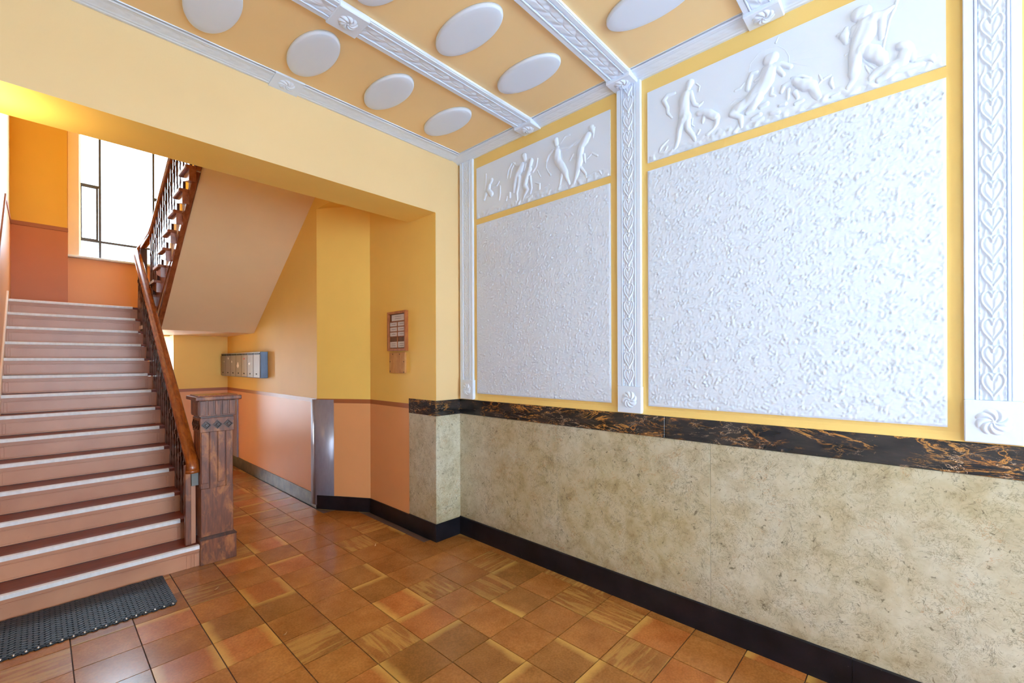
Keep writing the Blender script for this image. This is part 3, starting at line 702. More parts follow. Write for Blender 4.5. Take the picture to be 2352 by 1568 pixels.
def pilaster(yc, w, label, z1, amp=0.0095):
    off = 0.022
    k = (W - off) / W; yc_ = yc * k; w_ = w * k
    p = empty('pilaster', (W, yc_, 1.2511), label, 'pilaster', 'white plaster pilasters on the panelled wall')
    zb = wz(1.43, 0.03)
    bm = bmesh.new()
    add_box(bm, (W - off + 0.006, yc_ - w_ / 2, zb), (W, yc_ + w_ / 2, z1))
    for s in (-1, 1):
        a, b = sorted((yc_ + s * w_ / 2, yc_ + s * 0.052 * w_ / 0.165))
        add_box(bm, (W - off, a, zb), (W - off + 0.01, b, z1), 0.002)
        a, b = sorted((yc_ + s * 0.050 * w_ / 0.165, yc_ + s * 0.041 * w_ / 0.165))
        add_box(bm, (W - off - 0.002, a, zb), (W - off + 0.01, b, z1), 0.002)
    from_bm('shaft', bm, 'plaster_white', p)
    carved('carved_band', (W - off + 0.005, yc_, zb + 0.002), (0, 1, 0), (0, 0, 1), (-1, 0, 0), 0.080 * w_ / 0.165, z1 - zb - 0.002, amp, 'plaster_white', p, 0.1126)
    off2 = 0.034
    za, zt = 1.2535, 1.43
    k2 = (W - off2) / W
    blk = box('rosette_block', (W - off2, yc * k2 - w * k2 / 2, wz(za, off2) ), (W, yc * k2 + w * k2 / 2, wz(zt, off2)), 'plaster_white', p, 0.003)
    rosette('rosette', (W - off2 + 0.001, yc * k2, wz(1.342, off2)), (0, 1, 0), (0, 0, 1), (-1, 0, 0), 0.058 * w / 0.165, 0.012, blk)
    return p
pilaster(3.062, 0.175, 'slim plaster pilaster in the corner beside the archway wall', 3.425, 0.005)
pilaster(1.4245, 0.172, 'plaster pilaster with carved hearts between the two textured panels', 3.425)
pilaster(-0.219, 0.166, 'plaster pilaster with carved hearts nearest the street door', 3.425)

# textured panels and friezes
def fftnoise(nx, ny, dx, lo, hi, seed):
    r = np.random.RandomState(seed).randn(nx, ny)
    F = np.fft.fft2(r)
    fx = np.fft.fftfreq(nx, dx)[:, None]; fy = np.fft.fftfreq(ny, dx)[None, :]
    f = np.sqrt(fx * fx + fy * fy) + 1e-9
    band = np.exp(-(np.log(f * math.sqrt(lo * hi)) / math.log(hi / lo)) ** 2 * 2)
    n = np.real(np.fft.ifft2(F * band)); return n / n.std()
def stucco(label, ya, yb, za, zb, seed):
    off = 0.008
    p = empty('plaster_panel', (W, wy((ya + yb) / 2, off), wz(za, off)), label, 'wall panel', 'rough white plaster panels')
    wallbox('backing', ya, yb, za, zb, off, 'plaster_white', p, 0, off)
    dx = 0.0056
    y0, y1, z0, z1 = wy(ya, off) + 0.0015, wy(yb, off) - 0.0015, wz(za, off) + 0.0015, wz(zb, off) - 0.0015
    nx, ny = int((y1 - y0) / dx), int((z1 - z0) / dx)
    n = fftnoise(nx, ny, dx, 0.018, 0.060, seed)
    n2 = fftnoise(nx, ny, dx, 0.010, 0.030, seed + 5)
    n3 = fftnoise(nx, ny, dx, 0.05, 0.20, seed + 9)
    m = np.clip(0.75 + 0.45 * n3, 0.25, 1.6)
    h = np.clip((np.maximum(n, -0.6) * 0.0011 + np.maximum(n2, -0.7) * 0.0016) * m + 0.0032, 0.0002, 0.014)
    h[0, :] = h[-1, :] = 0; h[:, 0] = h[:, -1] = 0
    S, T = np.meshgrid(np.linspace(y0, y1, nx), np.linspace(z0, z1, ny), indexing='ij')
    return grid_mesh('rough_plaster', (W - off, 0, 0), (0, 1, 0), (0, 0, 1), (-1, 0, 0), S, T, h, 'plaster_white', p)
stucco('rough white plaster panel between archway corner and middle pilaster', 1.560, 2.9172, 1.312, 2.8228, 1)
stucco('rough white plaster panel between middle pilaster and pilaster nearest street door', -0.085, 1.2879, 1.308, 2.8228, 2)

stucco('rough white plaster panel on the street door side of the last pilaster', -1.72, -0.345, 1.308, 2.8228, 3)
def relief(name, strokes, off, parent, seed):
    res = 0.0032
    ys = [p[0] for s in strokes for p in s]; zs = [p[1] for s in strokes for p in s]; m = max(p[2] for s in strokes for p in s) + 0.008
    y0, y1, z0, z1 = min(ys) - m, max(ys) + m, max(min(zs) - m, wz(2.879, off)), min(max(zs) + m, wz(3.327, off))
    S, T = np.meshgrid(np.arange(y0, y1, res), np.arange(z0, z1, res), indexing='ij')
    h = np.zeros_like(S)
    for st in strokes:
        hs = np.zeros_like(S)
        for (ya, za, ra), (yb, zb, rb) in zip(st[:-1], st[1:]):
            dy, dz = yb - ya, zb - za; L2 = dy * dy + dz * dz + 1e-12
            t = np.clip(((S - ya) * dy + (T - za) * dz) / L2, 0, 1)
            d = np.hypot(S - (ya + t * dy), T - (za + t * dz)); r = ra + (rb - ra) * t
            q = np.clip(1 - (d / r) ** 2, 0, 1)
            hs = np.maximum(hs, np.sqrt(q) * np.minimum(r, 0.028) * 0.62)
        h = np.where((hs > 0) & (h > 0), np.maximum(h, hs) + 0.18 * np.minimum(h, hs), np.maximum(h, hs))
    h = h * (1 + 0.05 * np.sin(S * 150 + T * 60))
    h = np.where(h <= 0, -0.0012, h)
    return grid_mesh(name, (W - off, 0, 0), (0, 1, 0), (0, 0, 1), (-1, 0, 0), S, T, h, 'plaster_white', parent, cut=0.0)
def frieze(label, ya, yb, which):
    off = 0.008
    p = empty('frieze_panel', (W, wy((ya + yb) / 2, off), wz(2.876, off)), label, 'frieze', 'white plaster friezes')
    wallbox('backing', ya, yb, 2.876, 3.3298, off, 'plaster_white', p, 0, off)
    for k, (pn, nm, st) in enumerate(RELIEFS):
        if pn != which: continue
        for part in ([st] if nm in ('figure', 'animal') else [[x] for x in st]): relief('relief_' + nm, part, off, p, k)
    # uneven ground the figures stand on
    dx = 0.006
    y0, y1, z0 = wy(ya, off) + 0.01, wy(yb, off) - 0.01, wz(2.879, off)
    nx, ny = int((y1 - y0) / dx), 13
    n = fftnoise(nx, 64, dx, 0.04, 0.12, 9)[:, :ny]
    S, T = np.meshgrid(np.linspace(y0, y1, nx), z0 + np.arange(ny) * dx, indexing='ij')
    hh = np.clip(0.003 + n * 0.0022, 0, 1) * sm(z0 + 0.075, z0 + 0.02, T); hh[0, :] = hh[-1, :] = 0
    grid_mesh('relief_ground', (W - off + 0.0006, 0, 0), (0, 1, 0), (0, 0, 1), (-1, 0, 0), S, T, hh, 'plaster_white', p)
frieze('plaster frieze of five nude figures dancing and piping, beside the archway corner', 1.560, 2.9172, 'small')
frieze('plaster frieze with striding man, haloed dancer over a beast, and staff bearer', -0.085, 1.2879, 'big')

# ---------------------------------------------------------------- ceiling mouldings
def ceil_strip(yc, label, x1=W, halfw=0.080, block=True):
    zb = 3.435
    p = empty('ceiling_moulding', (1.14, yc, zb), label, 'moulding', 'white plaster bands across the ceiling')
    bm = bmesh.new()
    add_box(bm, (-0.4, yc - halfw, zb + 0.006), (x1 - 0.11, yc + halfw, ZC))
    for s in (-1, 1):
        a, b = sorted((yc + s * halfw, yc + s * 0.052)); add_box(bm, (-0.4, a, zb), (x1 - 0.11, b, zb + 0.01), 0.002)
        a, b = sorted((yc + s * 0.050, yc + s * 0.043)); add_box(bm, (-0.4, a, zb - 0.003), (x1 - 0.11, b, zb + 0.01), 0.0015)
    from_bm('band', bm, 'plaster_white', p)
    carved('carved_band', (-0.4, yc, zb + 0.005), (0, 1, 0), (1, 0, 0), (0, 0, -1), 0.084, x1 - 0.11 + 0.4, 0.0075, 'plaster_white', p, 0.118, leaves)
    for xa, xb, zz in ((1.053, 1.222, 3.424), (x1 - 0.128, x1, 3.415)):
        b = box('rosette_block', (xa, yc - halfw - 0.006, zz), (xb, yc + halfw + 0.006, ZC), 'plaster_white', p, 0.004)
        rosette('rosette', ((xa + xb) / 2, yc, zz + 0.001), (1, 0, 0), (0, 1, 0), (0, 0, -1), min(0.056, (xb - xa) / 2 - 0.008), 0.013, b)
ceil_strip(2.255, 'white carved ceiling band nearest the archway wall, with centre rosette block')
ceil_strip(1.432, 'white carved ceiling band meeting the top of the middle pilaster')
ceil_strip(0.604, 'white carved ceiling band between middle pilaster and street door pilaster')
ceil_strip(-0.219, 'white carved ceiling band above the pilaster nearest the street door')

def cornice(name, axis, label):
    p = empty(name, (W, 0, 3.42) if axis == 'Y' else (1.14, YB, 3.42), label, 'trim', kind='structure')
    w = 0.118 if axis == 'Y' else 0.140
    L = (YB + 4.5) if axis == 'Y' else (W + 0.4 - 0.1)
    zin, zout = 3.4535, (3.4246 if axis == 'Y' else 3.438)
    nv = int(L / 0.006); nu = 25
    s = np.linspace(0, 1, nu); t = np.linspace(0, L, nv)
    S, T = np.meshgrid(s, t, indexing='ij')
    prof = np.interp(s, [0, 0.10, 0.15, 0.20, 0.26, 0.30, 0.70, 0.74, 0.80, 0.86, 0.92, 1.0], [0.0, 0.0, 0.006, 0.0, 0.004, 0.0, 0.0, 0.004, 0.0, 0.006, 0.002, 0.0])[:, None]
    mid = np.clip(1 - np.abs(S - 0.5) / 0.26, 0, 1) ** 0.5
    hh = prof + leaves(np.clip((S - 0.5) / 0.27, -1, 1), T, 0.12) * mid * 0.0026
    if axis == 'Y':
        U = np.array([w, 0, zout - zin]); O = (W - w, -4.5, zin); V = (0, 1, 0)
    else:
        U = np.array([0, w, zout - zin]); O = (-0.4, YB - w, zin); V = (1, 0, 0)
    Nn = np.cross(U, np.array(V, float)); Nn /= np.linalg.norm(Nn)
    if Nn[2] > 0: Nn = -Nn
    grid_mesh('moulding', O, U, V, Nn, S, T, hh, 'plaster_white', p)
    a, b = (W - w, zin), (W, zout)
    if axis == 'Y':
        prism('moulding_back', [(W - w, ZC), (W - w, zin), (W, zout), (W, ZC)], 'Y', -4.5, YB, 'plaster_white', p)
    else:
        prism('moulding_back', [(YB - w, ZC), (YB - w, zin), (YB, zout), (YB, ZC)], 'X', -0.4, W - 0.1, 'plaster_white', p)
        b = prism('rosette_block', [(YB - w - 0.005, ZC), (YB - w - 0.005, 3.447), (YB, 3.428), (YB, ZC)], 'X', 1.035, 1.215, 'plaster_white', p)
        rosette('rosette', (1.125, YB - w / 2, 3.4375), (1, 0, 0), (0, 0.99, -0.13), (0, -0.13, -0.99), 0.055, 0.010, b)
cornice('trim_2', 'Y', 'white plaster cornice above the panelled wall')
cornice('trim_3', 'X', 'white plaster cornice above the archway wall')

bays = [(2.680, 'first bay'), (1.855, 'second bay'), (1.018, 'third bay')]
cols = ['farthest from the panels', 'fourth from the panels', 'third from the panels', 'second from the panels', 'nearest the panels']
med_me = None
for yb, bl in bays:
    for k in range(5):
        x = 0.104 + 0.513 * k
        if med_me is None:
            bm = bmesh.new(); n = 56; rings = []
            for sc, z in ((1.0, 0.0), (1.0, -0.012), (0.97, -0.019), (0.92, -0.022), (0.80, -0.0235), (0.4, -0.0245)):
                aa, bb_ = 0.121 - (1 - sc) * 0.121, 0.249 - (1 - sc) * 0.121 * (0.249 / 0.121 if sc < 0.9 else 1)
                rings.append([bm.verts.new((aa * math.cos(2 * math.pi * i / n), bb_ * math.sin(2 * math.pi * i / n), z)) for i in range(n)])
            for r0, r1 in zip(rings[:-1], rings[1:]):
                for i in range(n): bm.faces.new((r0[i], r0[(i + 1) % n], r1[(i + 1) % n], r1[i]))
            bm.faces.new(rings[-1]); bm.faces.new(rings[0][::-1])
            bmesh.ops.recalc_face_normals(bm, faces=bm.faces)
            med_me = bpy.data.meshes.new('ceiling_medallion'); bm.to_mesh(med_me); bm.free(); med_me.materials.append(MAT['plaster_white'])
            for pl in med_me.polygons: pl.use_smooth = len(pl.vertices) == 4
        o = bpy.data.objects.new('ceiling_medallion', med_me); o.location = (x, yb, ZC); COL.objects.link(o)
        tag(o, 'white ceiling oval, %s from the archway wall, %s' % (bl, cols[k]), 'ceiling medallion', 'white oval plaster medallions')

# ---------------------------------------------------------------- landing walls, window
def z_nose(y): return 0.1648 + 0.6729 * (y - 4.148)
prism('dado', [(4.0, 0), (8.3, 2.0), (8.3, 3.33), (7.08, 3.33), (4.0, 1.20)], 'X', -0.242, -0.236, 'dado_orange', wall_stairs)
prism('dado_stripe', [(4.0, 1.20), (7.08, 3.33), (8.3, 3.33), (8.3, 3.385), (7.05, 3.385), (4.0, 1.255)], 'X', -0.242, -0.228, 'dado_brown', wall_stairs)
box('dado', (-0.24, 8.297, 2.3), (0.267, 8.31, 3.335), 'dado_rust', wall_landing)
box('dado_stripe', (-0.24, 8.288, 3.335), (0.272, 8.31, 3.388), 'dado_brown', wall_landing, 0.003)
box('dado', (0.264, 8.446, 2.3), (XM, 8.455, 3.03), 'dado_orange', wall_window)
wn = empty('window_1', (0.89, 8.5, WZ0), 'tall leaded stair window glowing with white daylight', 'window', kind='structure')
boxes('casing', [((0.268, 8.42, 3.03), (0.385, 8.452, 5.35)), ((1.395, 8.42, 3.03), (1.51, 8.452, 5.35)), ((0.385, 8.42, 5.24), (1.395, 8.452, 5.35))], 'casing_cream', wn, 0.006)
box('sill', (0.255, 8.38, 3.03), (1.53, 8.5, WZ0 + 0.004), 'plaster_white', wn, 0.006)
boxes('frame', [((WX0, 8.48, WZ0), (0.400, 8.53, WZ1)), ((1.380, 8.48, WZ0), (WX1, 8.53, WZ1)), ((0.3995, 8.481, WZ0), (1.3805, 8.529, WZ0 + 0.022)), ((0.3995, 8.481, WZ1 - 0.03), (1.3805, 8.529, WZ1))], 'casing_cream', wn, 0.003)
MX = [(0.400, 0.594), (0.594, 1.186), (1.186, 1.380)]
ZZ = [WZ0 + 0.022, 3.305, 4.07, WZ1 - 0.03]
for x in (0.594, 1.186): box('mullion', (x - 0.013, 8.48, WZ0), (x + 0.013, 8.52, WZ1), 'lead', wn, 0.002)
for k, (a, b) in enumerate(MX):
    box('glazing_bar', (a, 8.485, 3.288), (b, 8.515, 3.320), 'lead', wn, 0.002)
    if k != 1:
        box('glazing_bar', (a, 8.485, 4.052), (b, 8.515, 4.088), 'lead', wn, 0.002)
        boxes('vent_frame', [((a, 8.486, 3.316), (a + 0.012, 8.51, 4.058)), ((b - 0.040, 8.486, 3.316), (b - 0.018, 8.51, 4.058)), ((a + 0.0115, 8.487, 3.320), (b - 0.0395, 8.509, 3.334)), ((a + 0.0115, 8.487, 4.040), (b - 0.0395, 8.509, 4.052))], 'lead', wn)
    zs = ZZ if k != 1 else [ZZ[0], ZZ[1], ZZ[3]]
    for z0, z1 in zip(zs[:-1], zs[1:]): box('pane', (a, 8.502, z0), (b, 8.506, z1), 'window_glass', wn)

# ---------------------------------------------------------------- lower stair flight
NR, RI, GO, Y1 = 14, 0.1648, 0.2449, 4.148
st = empty('staircase', (0.3, Y1, 0), 'lower stair flight with brown treads, pink-brown risers and white metal nosings', 'stairs')
XL = -0.24
def xr(i): return 0.861 if i == 1 else 0.78 + 0.003 * (i - 1)
for i in range(1, NR + 1):
    y, z = Y1 + (i - 1) * GO, RI * i
    x1 = xr(i)
    fy = y + 0.024
    zl = z - RI
    r = box('riser', (XL, fy, zl - (0.0 if i == 1 else 0.02)), (x1 + (0.0 if i == 1 else 0.045), fy + 0.02, z - 0.03), 'riser_paint', st)
    boxes('moulding', [((XL, fy - 0.009, z - 0.050), (x1, fy, z - 0.027)), ((XL, fy - 0.016, z - 0.040), (x1, fy - 0.008, z - 0.028)), ((XL, fy - 0.008, z - 0.064), (x1, fy + 0.002, z - 0.057))]
          + ([((x1 - 0.035, fy - 0.006, zl), (x1, fy, z - 0.066)), ((x1 - 0.055, fy - 0.004, zl), (x1 - 0.047, fy, z - 0.066)), ((x1 - 0.085, fy - 0.006, zl), (x1 - 0.062, fy, z - 0.066))] if i == 1 else [((x1 - 0.02, fy - 0.006, zl + 0.013), (x1, fy, z - 0.066)), ((XL + 0.03, fy - 0.006, zl + 0.013), (XL + 0.05, fy, z - 0.066)), ((XL + 0.018, fy - 0.007, zl), (x1, fy, zl + 0.0125))]), 'riser_paint', r, 0.0015)
    if i < NR:
        box('tread', (XL, y + 0.012, z - 0.028), (x1 + (0.0 if i == 1 else 0.06), y + GO + 0.03, z - 0.002), 'tread_brown', st, 0.003)
    if i > 1: box('joint', (XL + 0.016, fy - 0.0085, zl - 0.003), (x1, fy - 0.001, zl + 0.0022), 'dark_wood', r)
    # metal nosing, an L in section
    prism('nosing_strip', [(y + 0.036, z - 0.003), (y + 0.036, z + 0.0005), (y + 0.004, z + 0.0005), (y, z - 0.003), (y, z - 0.027), (y + 0.012, z - 0.027), (y + 0.012, z - 0.003)], 'X', XL + 0.012, x1 - 0.004, 'nosing_alu', st)
    if i == 1:
        box('tread', (0.861, y + 0.235, z - 0.028), (0.875, y + GO + 0.03, z - 0.002), 'tread_brown', st)
YL = Y1 + 13 * GO
box('landing', (XL + 0.001, YL + 0.045, 2.05), (XM - 0.002, 8.445, RI * 14 - 0.002), 'tread_brown', st)
box('landing_soffit', (0.85, 6.9, 2.008), (XM, 8.16, 2.049), 'casing_cream', st)
# skirting board up the wall side
sp = [(Y1 - 0.02, 0), (Y1 - 0.02, 0.20), (YL - 0.02, z_nose(YL) + 0.085), (YL + 0.03, z_nose(YL) + 0.085), (YL + 0.03, 2.0), (Y1 + 0.5, 0)]
prism('wall_string', sp, 'X', XL - 0.004, XL + 0.016, 'casing_cream', st, 0.002)
# outer string and painted panel under it
os_ = [(Y1 + GO + 0.03, 0.0), (Y1 + GO + 0.03, 0.16), (YL, z_nose(YL) - 0.03), (YL + 0.2, 2.28), (YL + 0.2, 2.0), (YL - 0.1, 1.95)]
pp = [(Y1 + GO + 0.03, 0.0)]
for i in range(2, NR + 1): pp += [(Y1 + (i - 1) * GO + 0.03, RI * (i - 1) - 0.03), (Y1 + (i - 1) * GO + 0.03, RI * i - 0.03)]
pp += [(YL + 0.1, RI * 14 - 0.03), (YL + 0.1, 0.0)]
prism('outer_string', pp, 'X', 0.842, 0.868, 'string_wood', st)
prism('spandrel', [(Y1 + GO + 0.05, 0.0), (YL, 0.0), (YL, 1.75)], 'X', 0.868, 0.874, 'dado_orange', st)

# ---------------------------------------------------------------- lower railing
rl = empty('stair_railing', (0.95, 4.2, 0), 'dark carved wooden stair railing with square newel post and glossy orange-brown handrail', 'railing')
def rail_x(y): return 0.822 + (y - 4.25) * 0.0162
def rail_z(y): return 0.849 + 0.673 * (y - 4.275)
path = [(0.820, 4.190, 0.735), (0.820, 4.192, 0.775), (0.820, 4.205, 0.812), (0.821, 4.235, 0.832)]
side = [(1, 0, 0)] * 4
for y in np.arange(4.30, 7.46, 0.1): path.append((rail_x(y), y, rail_z(y))); side.append((1, 0, 0))
tail = [((0.876, 7.52, 3.035), (0.95, -0.25, 0)), ((0.889, 7.565, 3.065), (0.6, -0.8, 0)), ((0.912, 7.565, 3.095), (-0.1, -1, 0)), ((0.935, 7.48, 3.12), (-0.8, -0.5, 0)), ((0.952, 7.25, 3.155), (-0.98, -0.1, 0)), ((0.965, 7.0, 3.20), (-1, 0, 0)), ((0.970, 6.80, 3.275), (-1, 0, 0))]
for p_, s_ in tail: path.append(p_); side.append(s_)
for y in (6.5, 6.1, 5.8, 5.4, 5.0, 4.6, 4.2): path.append((0.97, y, 3.275 + (6.8 - y) * 0.455)); side.append((-1, 0, 0))
PROF = [(-0.036, -0.020), (-0.030, -0.030), (-0.012, -0.034), (0.012, -0.034), (0.030, -0.030), (0.036, -0.020), (0.031, -0.010), (0.041, 0.002), (0.043, 0.014), (0.036, 0.026), (0.020, 0.034), (0, 0.037), (-0.020, 0.034), (-0.036, 0.026), (-0.043, 0.014), (-0.041, 0.002), (-0.031, -0.010)]
hr = sweep('handrail', path, side, PROF, 'rail_wood', rl)
sweep('end_collar', [(0.820, 4.1905, 0.7345), (0.820, 4.1905, 0.745), (0.820, 4.191, 0.757)], [(1, 0, 0)] * 3, [(a * 1.10, b * 1.10) for a, b in PROF], 'rail_wood', hr)
box('end_post', (0.779, 4.215, RI - 0.002), (0.816, 4.26, 0.79), 'newel_wood', rl, 0.003)
box('post_panel', (0.816, 4.235, RI - 0.002), (0.850, 4.255, 0.70), 'riser_paint', rl, 0.002)
box('metal_bracket', (0.817, 4.205, 0.625), (0.864, 4.235, 0.760), 'frame_grey', rl, 0.003)
# balusters: a sawn board below, a slim square spindle above
def baluster(x, y, z0, z1, parent):
    h = z1 - z0
    bm = bmesh.new()
    hb = 0.52 * h; w = 0.046
    pts = [(-w, 0), (w, 0), (w, hb * 0.22), (w * 0.62, hb * 0.27), (w * 0.62, hb * 0.33), (w, hb * 0.38), (w, hb * 0.72), (w * 0.55, hb * 0.78), (w * 0.8, hb * 0.85), (w * 0.8, hb * 0.93), (w * 0.4, hb), (-w * 0.4, hb), (-w * 0.8, hb * 0.93), (-w * 0.8, hb * 0.85), (-w * 0.55, hb * 0.78), (-w, hb * 0.72), (-w, hb * 0.38), (-w * 0.62, hb * 0.33), (-w * 0.62, hb * 0.27), (-w, hb * 0.22)]
    add_prism(bm, [(y + a, z0 + b) for a, b in pts], 'X', x - 0.011, x + 0.011)
    add_box(bm, (x - 0.012, y - 0.014, z0 + hb - 0.01), (x + 0.012, y + 0.014, z1))
    add_box(bm, (x - 0.017, y - 0.020, z0 + hb + 0.3 * (h - hb)), (x + 0.017, y + 0.020, z0 + hb + 0.42 * (h - hb)), 0.004)
    return from_bm('baluster', bm, 'dark_wood', parent)
for i in range(1, NR):
    y, z = Y1 + (i - 1) * GO, RI * i
    for dy in ((0.085, 0.205) if i > 1 else (0.20,)):
        yy = y + dy
        baluster(rail_x(yy) + 0.004, yy, z - 0.003, rail_z(yy) - 0.026, rl)
box('landing_post', (0.905, 7.43, 2.05), (0.975, 7.50, 3.09), 'dark_wood', rl, 0.006)

# newel post
nw = boxes('newel_post', [((0.872, 4.153, 0.59), (1.083, 4.366, 1.05)), ((0.866, 4.146, 0.20), (1.089, 4.372, 0.60))], 'newel_wood', rl, 0.003)
for k in range(4):
    a = 0.866 + 0.0558 * k
    box('board', (a + 0.003, 4.144, 0.595 if k % 2 else 0.64), (a + 0.0528, 4.156, 1.047), 'newel_wood', nw, 0.003)
    b = 4.146 + 0.0565 * k
    box('board', (0.864, b + 0.003, 0.60), (0.876, b + 0.0535, 1.047), 'newel_wood', nw, 0.003)
b0 = box('base_block', (0.860, 4.140, 0.0), (1.110, 4.395, 0.196), 'newel_wood', nw, 0.003)
prism('base_moulding', [(0.858, 0.194), (1.112, 0.194), (1.112, 0.202), (1.094, 0.222), (0.872, 0.222), (0.858, 0.202)], 'Y', 4.139, 4.396, 'dark_wood', nw)
box('frieze_band', (0.860, 4.140, 1.045), (1.094, 4.378, 1.158), 'newel_wood', nw, 0.003)
box('neck', (0.866, 4.146, 1.156), (1.088, 4.372, 1.172), 'dark_wood', nw)
fb = box('fluted_block', (0.852, 4.132, 1.170), (1.104, 4.386, 1.298), 'newel_wood', nw, 0.003)
for k in range(5):
    a = 0.858 + k * 0.049
    box('fillet', (a + 0.004 if k else a, 4.127, 1.182), (a + 0.041, 4.135, 1.292), 'newel_wood', fb, 0.002)
    b = 4.138 + k * 0.049
    box('fillet', (0.847, b, 1.182), (0.855, b + 0.041, 1.292), 'newel_wood', fb, 0.002)
cp = box('cap', (0.822, 4.100, 1.298), (1.140, 4.420, 1.330), 'newel_wood', nw, 0.006, 2)
box('cap_top', (0.845, 4.123, 1.329), (1.117, 4.397, 1.338), 'rail_wood', cp, 0.003)
def diamond(c, axis):
    bm = bmesh.new()
    def ring(r, d):
        out = []
        for k in range(4):
            a, b = (r, 0, -r, 0)[k], (0, r, 0, -r)[k]
            out.append(bm.verts.new((c[0] + a, c[1] - d, c[2] + b) if axis == 'Y' else (c[0] - d, c[1] + a, c[2] + b)))
        return out
    rs = [ring(0.036, -0.002), ring(0.036, 0.008), ring(0.027, 0.008), ring(0.022, 0.001), ring(0.013, 0.001), ring(0.010, 0.009)]
    for p_, q_ in zip(rs[:-1], rs[1:]):
        for k in range(4): bm.faces.new((p_[k], p_[(k + 1) % 4], q_[(k + 1) % 4], q_[k]))
    bm.faces.new(rs[-1]); bm.faces.new(rs[0][::-1])
    bmesh.ops.recalc_face_normals(bm, faces=bm.faces)
    d = from_bm('diamond_boss', bm, 'dark_wood', nw)
for k in range(3):
    diamond((0.902 + 0.075 * k, 4.140, 1.102), 'Y')
    diamond((0.860, 4.184 + 0.075 * k, 1.102), 'X')

# ---------------------------------------------------------------- upper flight
up = empty('upper_staircase', (1.5, YL, 2.31), 'upper stair flight rising back over the passage, seen from below', 'stairs')
def TJ(j):
    if j >= 0: return (5.171 + 0.2745 * j, 3.398 - 0.1395 * j)
    return (5.171 + 0.2745 * j, 3.398 - 0.1898 * j)
ZS = lambda y: 6.7704 - 0.6914 * y
prism('soffit', [(6.89, 2.0065), (YO, ZS(YO)), (YO, ZS(YO) + 0.12), (5.6, ZS(5.6) + 0.10), (6.95, ZS(6.95) + 0.28), (YL, 2.2), (YL, 2.05), (6.92, 2.05)], 'X', 1.03, XM, 'soffit_tan', up)
for j in range(-5, 8):
    y, z = TJ(j); yp, zp = TJ(j - 1)
    deep = z - 0.04 > ZS(yp - 0.03) + 0.02
    box('tread', (0.912, yp - 0.03, z - 0.032), (XM if deep else 1.028, y, z), 'string_wood', up, 0.004)
    if deep and j > -5: box('riser', (0.99, yp - 0.025, z - 0.01), (XM, yp - 0.005, zp - 0.03), 'riser_paint', up)
    boxes('nosing_strip', [((0.908, yp - 0.01, z - 0.026), (0.914, y + 0.002, z + 0.002)), ((0.91, y - 0.03, z - 0.001), (1.9 if deep else 1.02, y + 0.003, z + 0.002))], 'nosing_alu', up)
    # bracket under the tread end
    if j > -3:
        prism('bracket', [(y - 0.01, z - 0.032), (y - 0.03, z - 0.075), (y - 0.12, z - 0.10), (yp - 0.02, z - 0.14), (yp - 0.03, z - 0.032)], 'X', 0.935, 0.99, 'string_wood', up)
# cut string: light upper board, brown lower edge
ps = []
for j in range(7, -5, -1):
    y, z = TJ(j); yp, zp = TJ(j - 1)
    ps += [(y - 0.012, z - 0.033), (yp - 0.012, z - 0.033)]
lo = [(yp - 0.012, ZS(yp - 0.012) + 0.01), (6.9, ZS(6.9) + 0.01), (TJ(7)[0] - 0.012, 2.012)]
prism('cut_string', ps + lo, 'X', 0.985, 1.03, 'casing_cream', up)
prism('string_edge', [(YO, ZS(YO) - 0.012), (6.93, ZS(6.93) - 0.012), (7.05, 1.99), (7.05, 2.06), (6.93, ZS(6.93) + 0.055), (YO, ZS(YO) + 0.055)], 'X', 0.982, 1.031, 'string_wood', up)
prism('string_foot', [(5.95, ZS(5.95) + 0.05), (7.2, 1.99), (7.40, 1.99), (7.40, 2.42), (6.75, 2.62), (6.5, 2.62)], 'X', 0.975, 0.99, 'string_wood', up)
ur = empty('upper_stair_railing', (0.95, 6.9, 2.5), 'dark baluster boards beside the upper stair flight', 'railing')
for j in range(-3, 8):
    y, z = TJ(j)
    for dy in (0.06, 0.19):
        yy = y - dy
        zr = 3.275 + (6.8 - yy) * 0.455 if yy < 6.8 else 3.20
        if zr - z < 0.2: continue
        baluster(0.962, yy, z, zr - 0.02, ur)

# ---------------------------------------------------------------- letter boxes
mb = empty('letter_box_bank', (2.02, 7.2, 1.39), 'row of seven grey letter boxes with blue-grey side on the passage wall', 'mailboxes')
MY0, MY1, MZ0, MZ1, MXF = 6.335, 8.14, 1.388, 1.738, 1.980
box('body', (MXF, MY0, MZ0), (XM + 0.001, MY1, MZ1), 'box_blue', mb, 0.006)
n7 = 7; dw = (MY1 - MY0) / n7
for k in range(n7):
    a = MY0 + dw * k
    dr = box('door', (MXF - 0.010, a + 0.006, MZ0 + 0.008), (MXF + 0.001, a + dw - 0.006, MZ1 - 0.040), 'box_grey', mb, 0.002)
    box('lock', (MXF - 0.015, a + dw * 0.45, MZ0 + 0.045), (MXF - 0.009, a + dw * 0.45 + 0.035, MZ0 + 0.062), 'slot_black', dr, 0.002)
    box('slot', (MXF - 0.006, a + 0.02, MZ1 - 0.036), (MXF + 0.001, a + dw - 0.02, MZ1 - 0.016), 'slot_black', mb)
box('flap_rail', (MXF - 0.006, MY0 + 0.002, MZ1 - 0.014), (MXF + 0.001, MY1 - 0.002, MZ1 - 0.002), 'box_grey', mb)
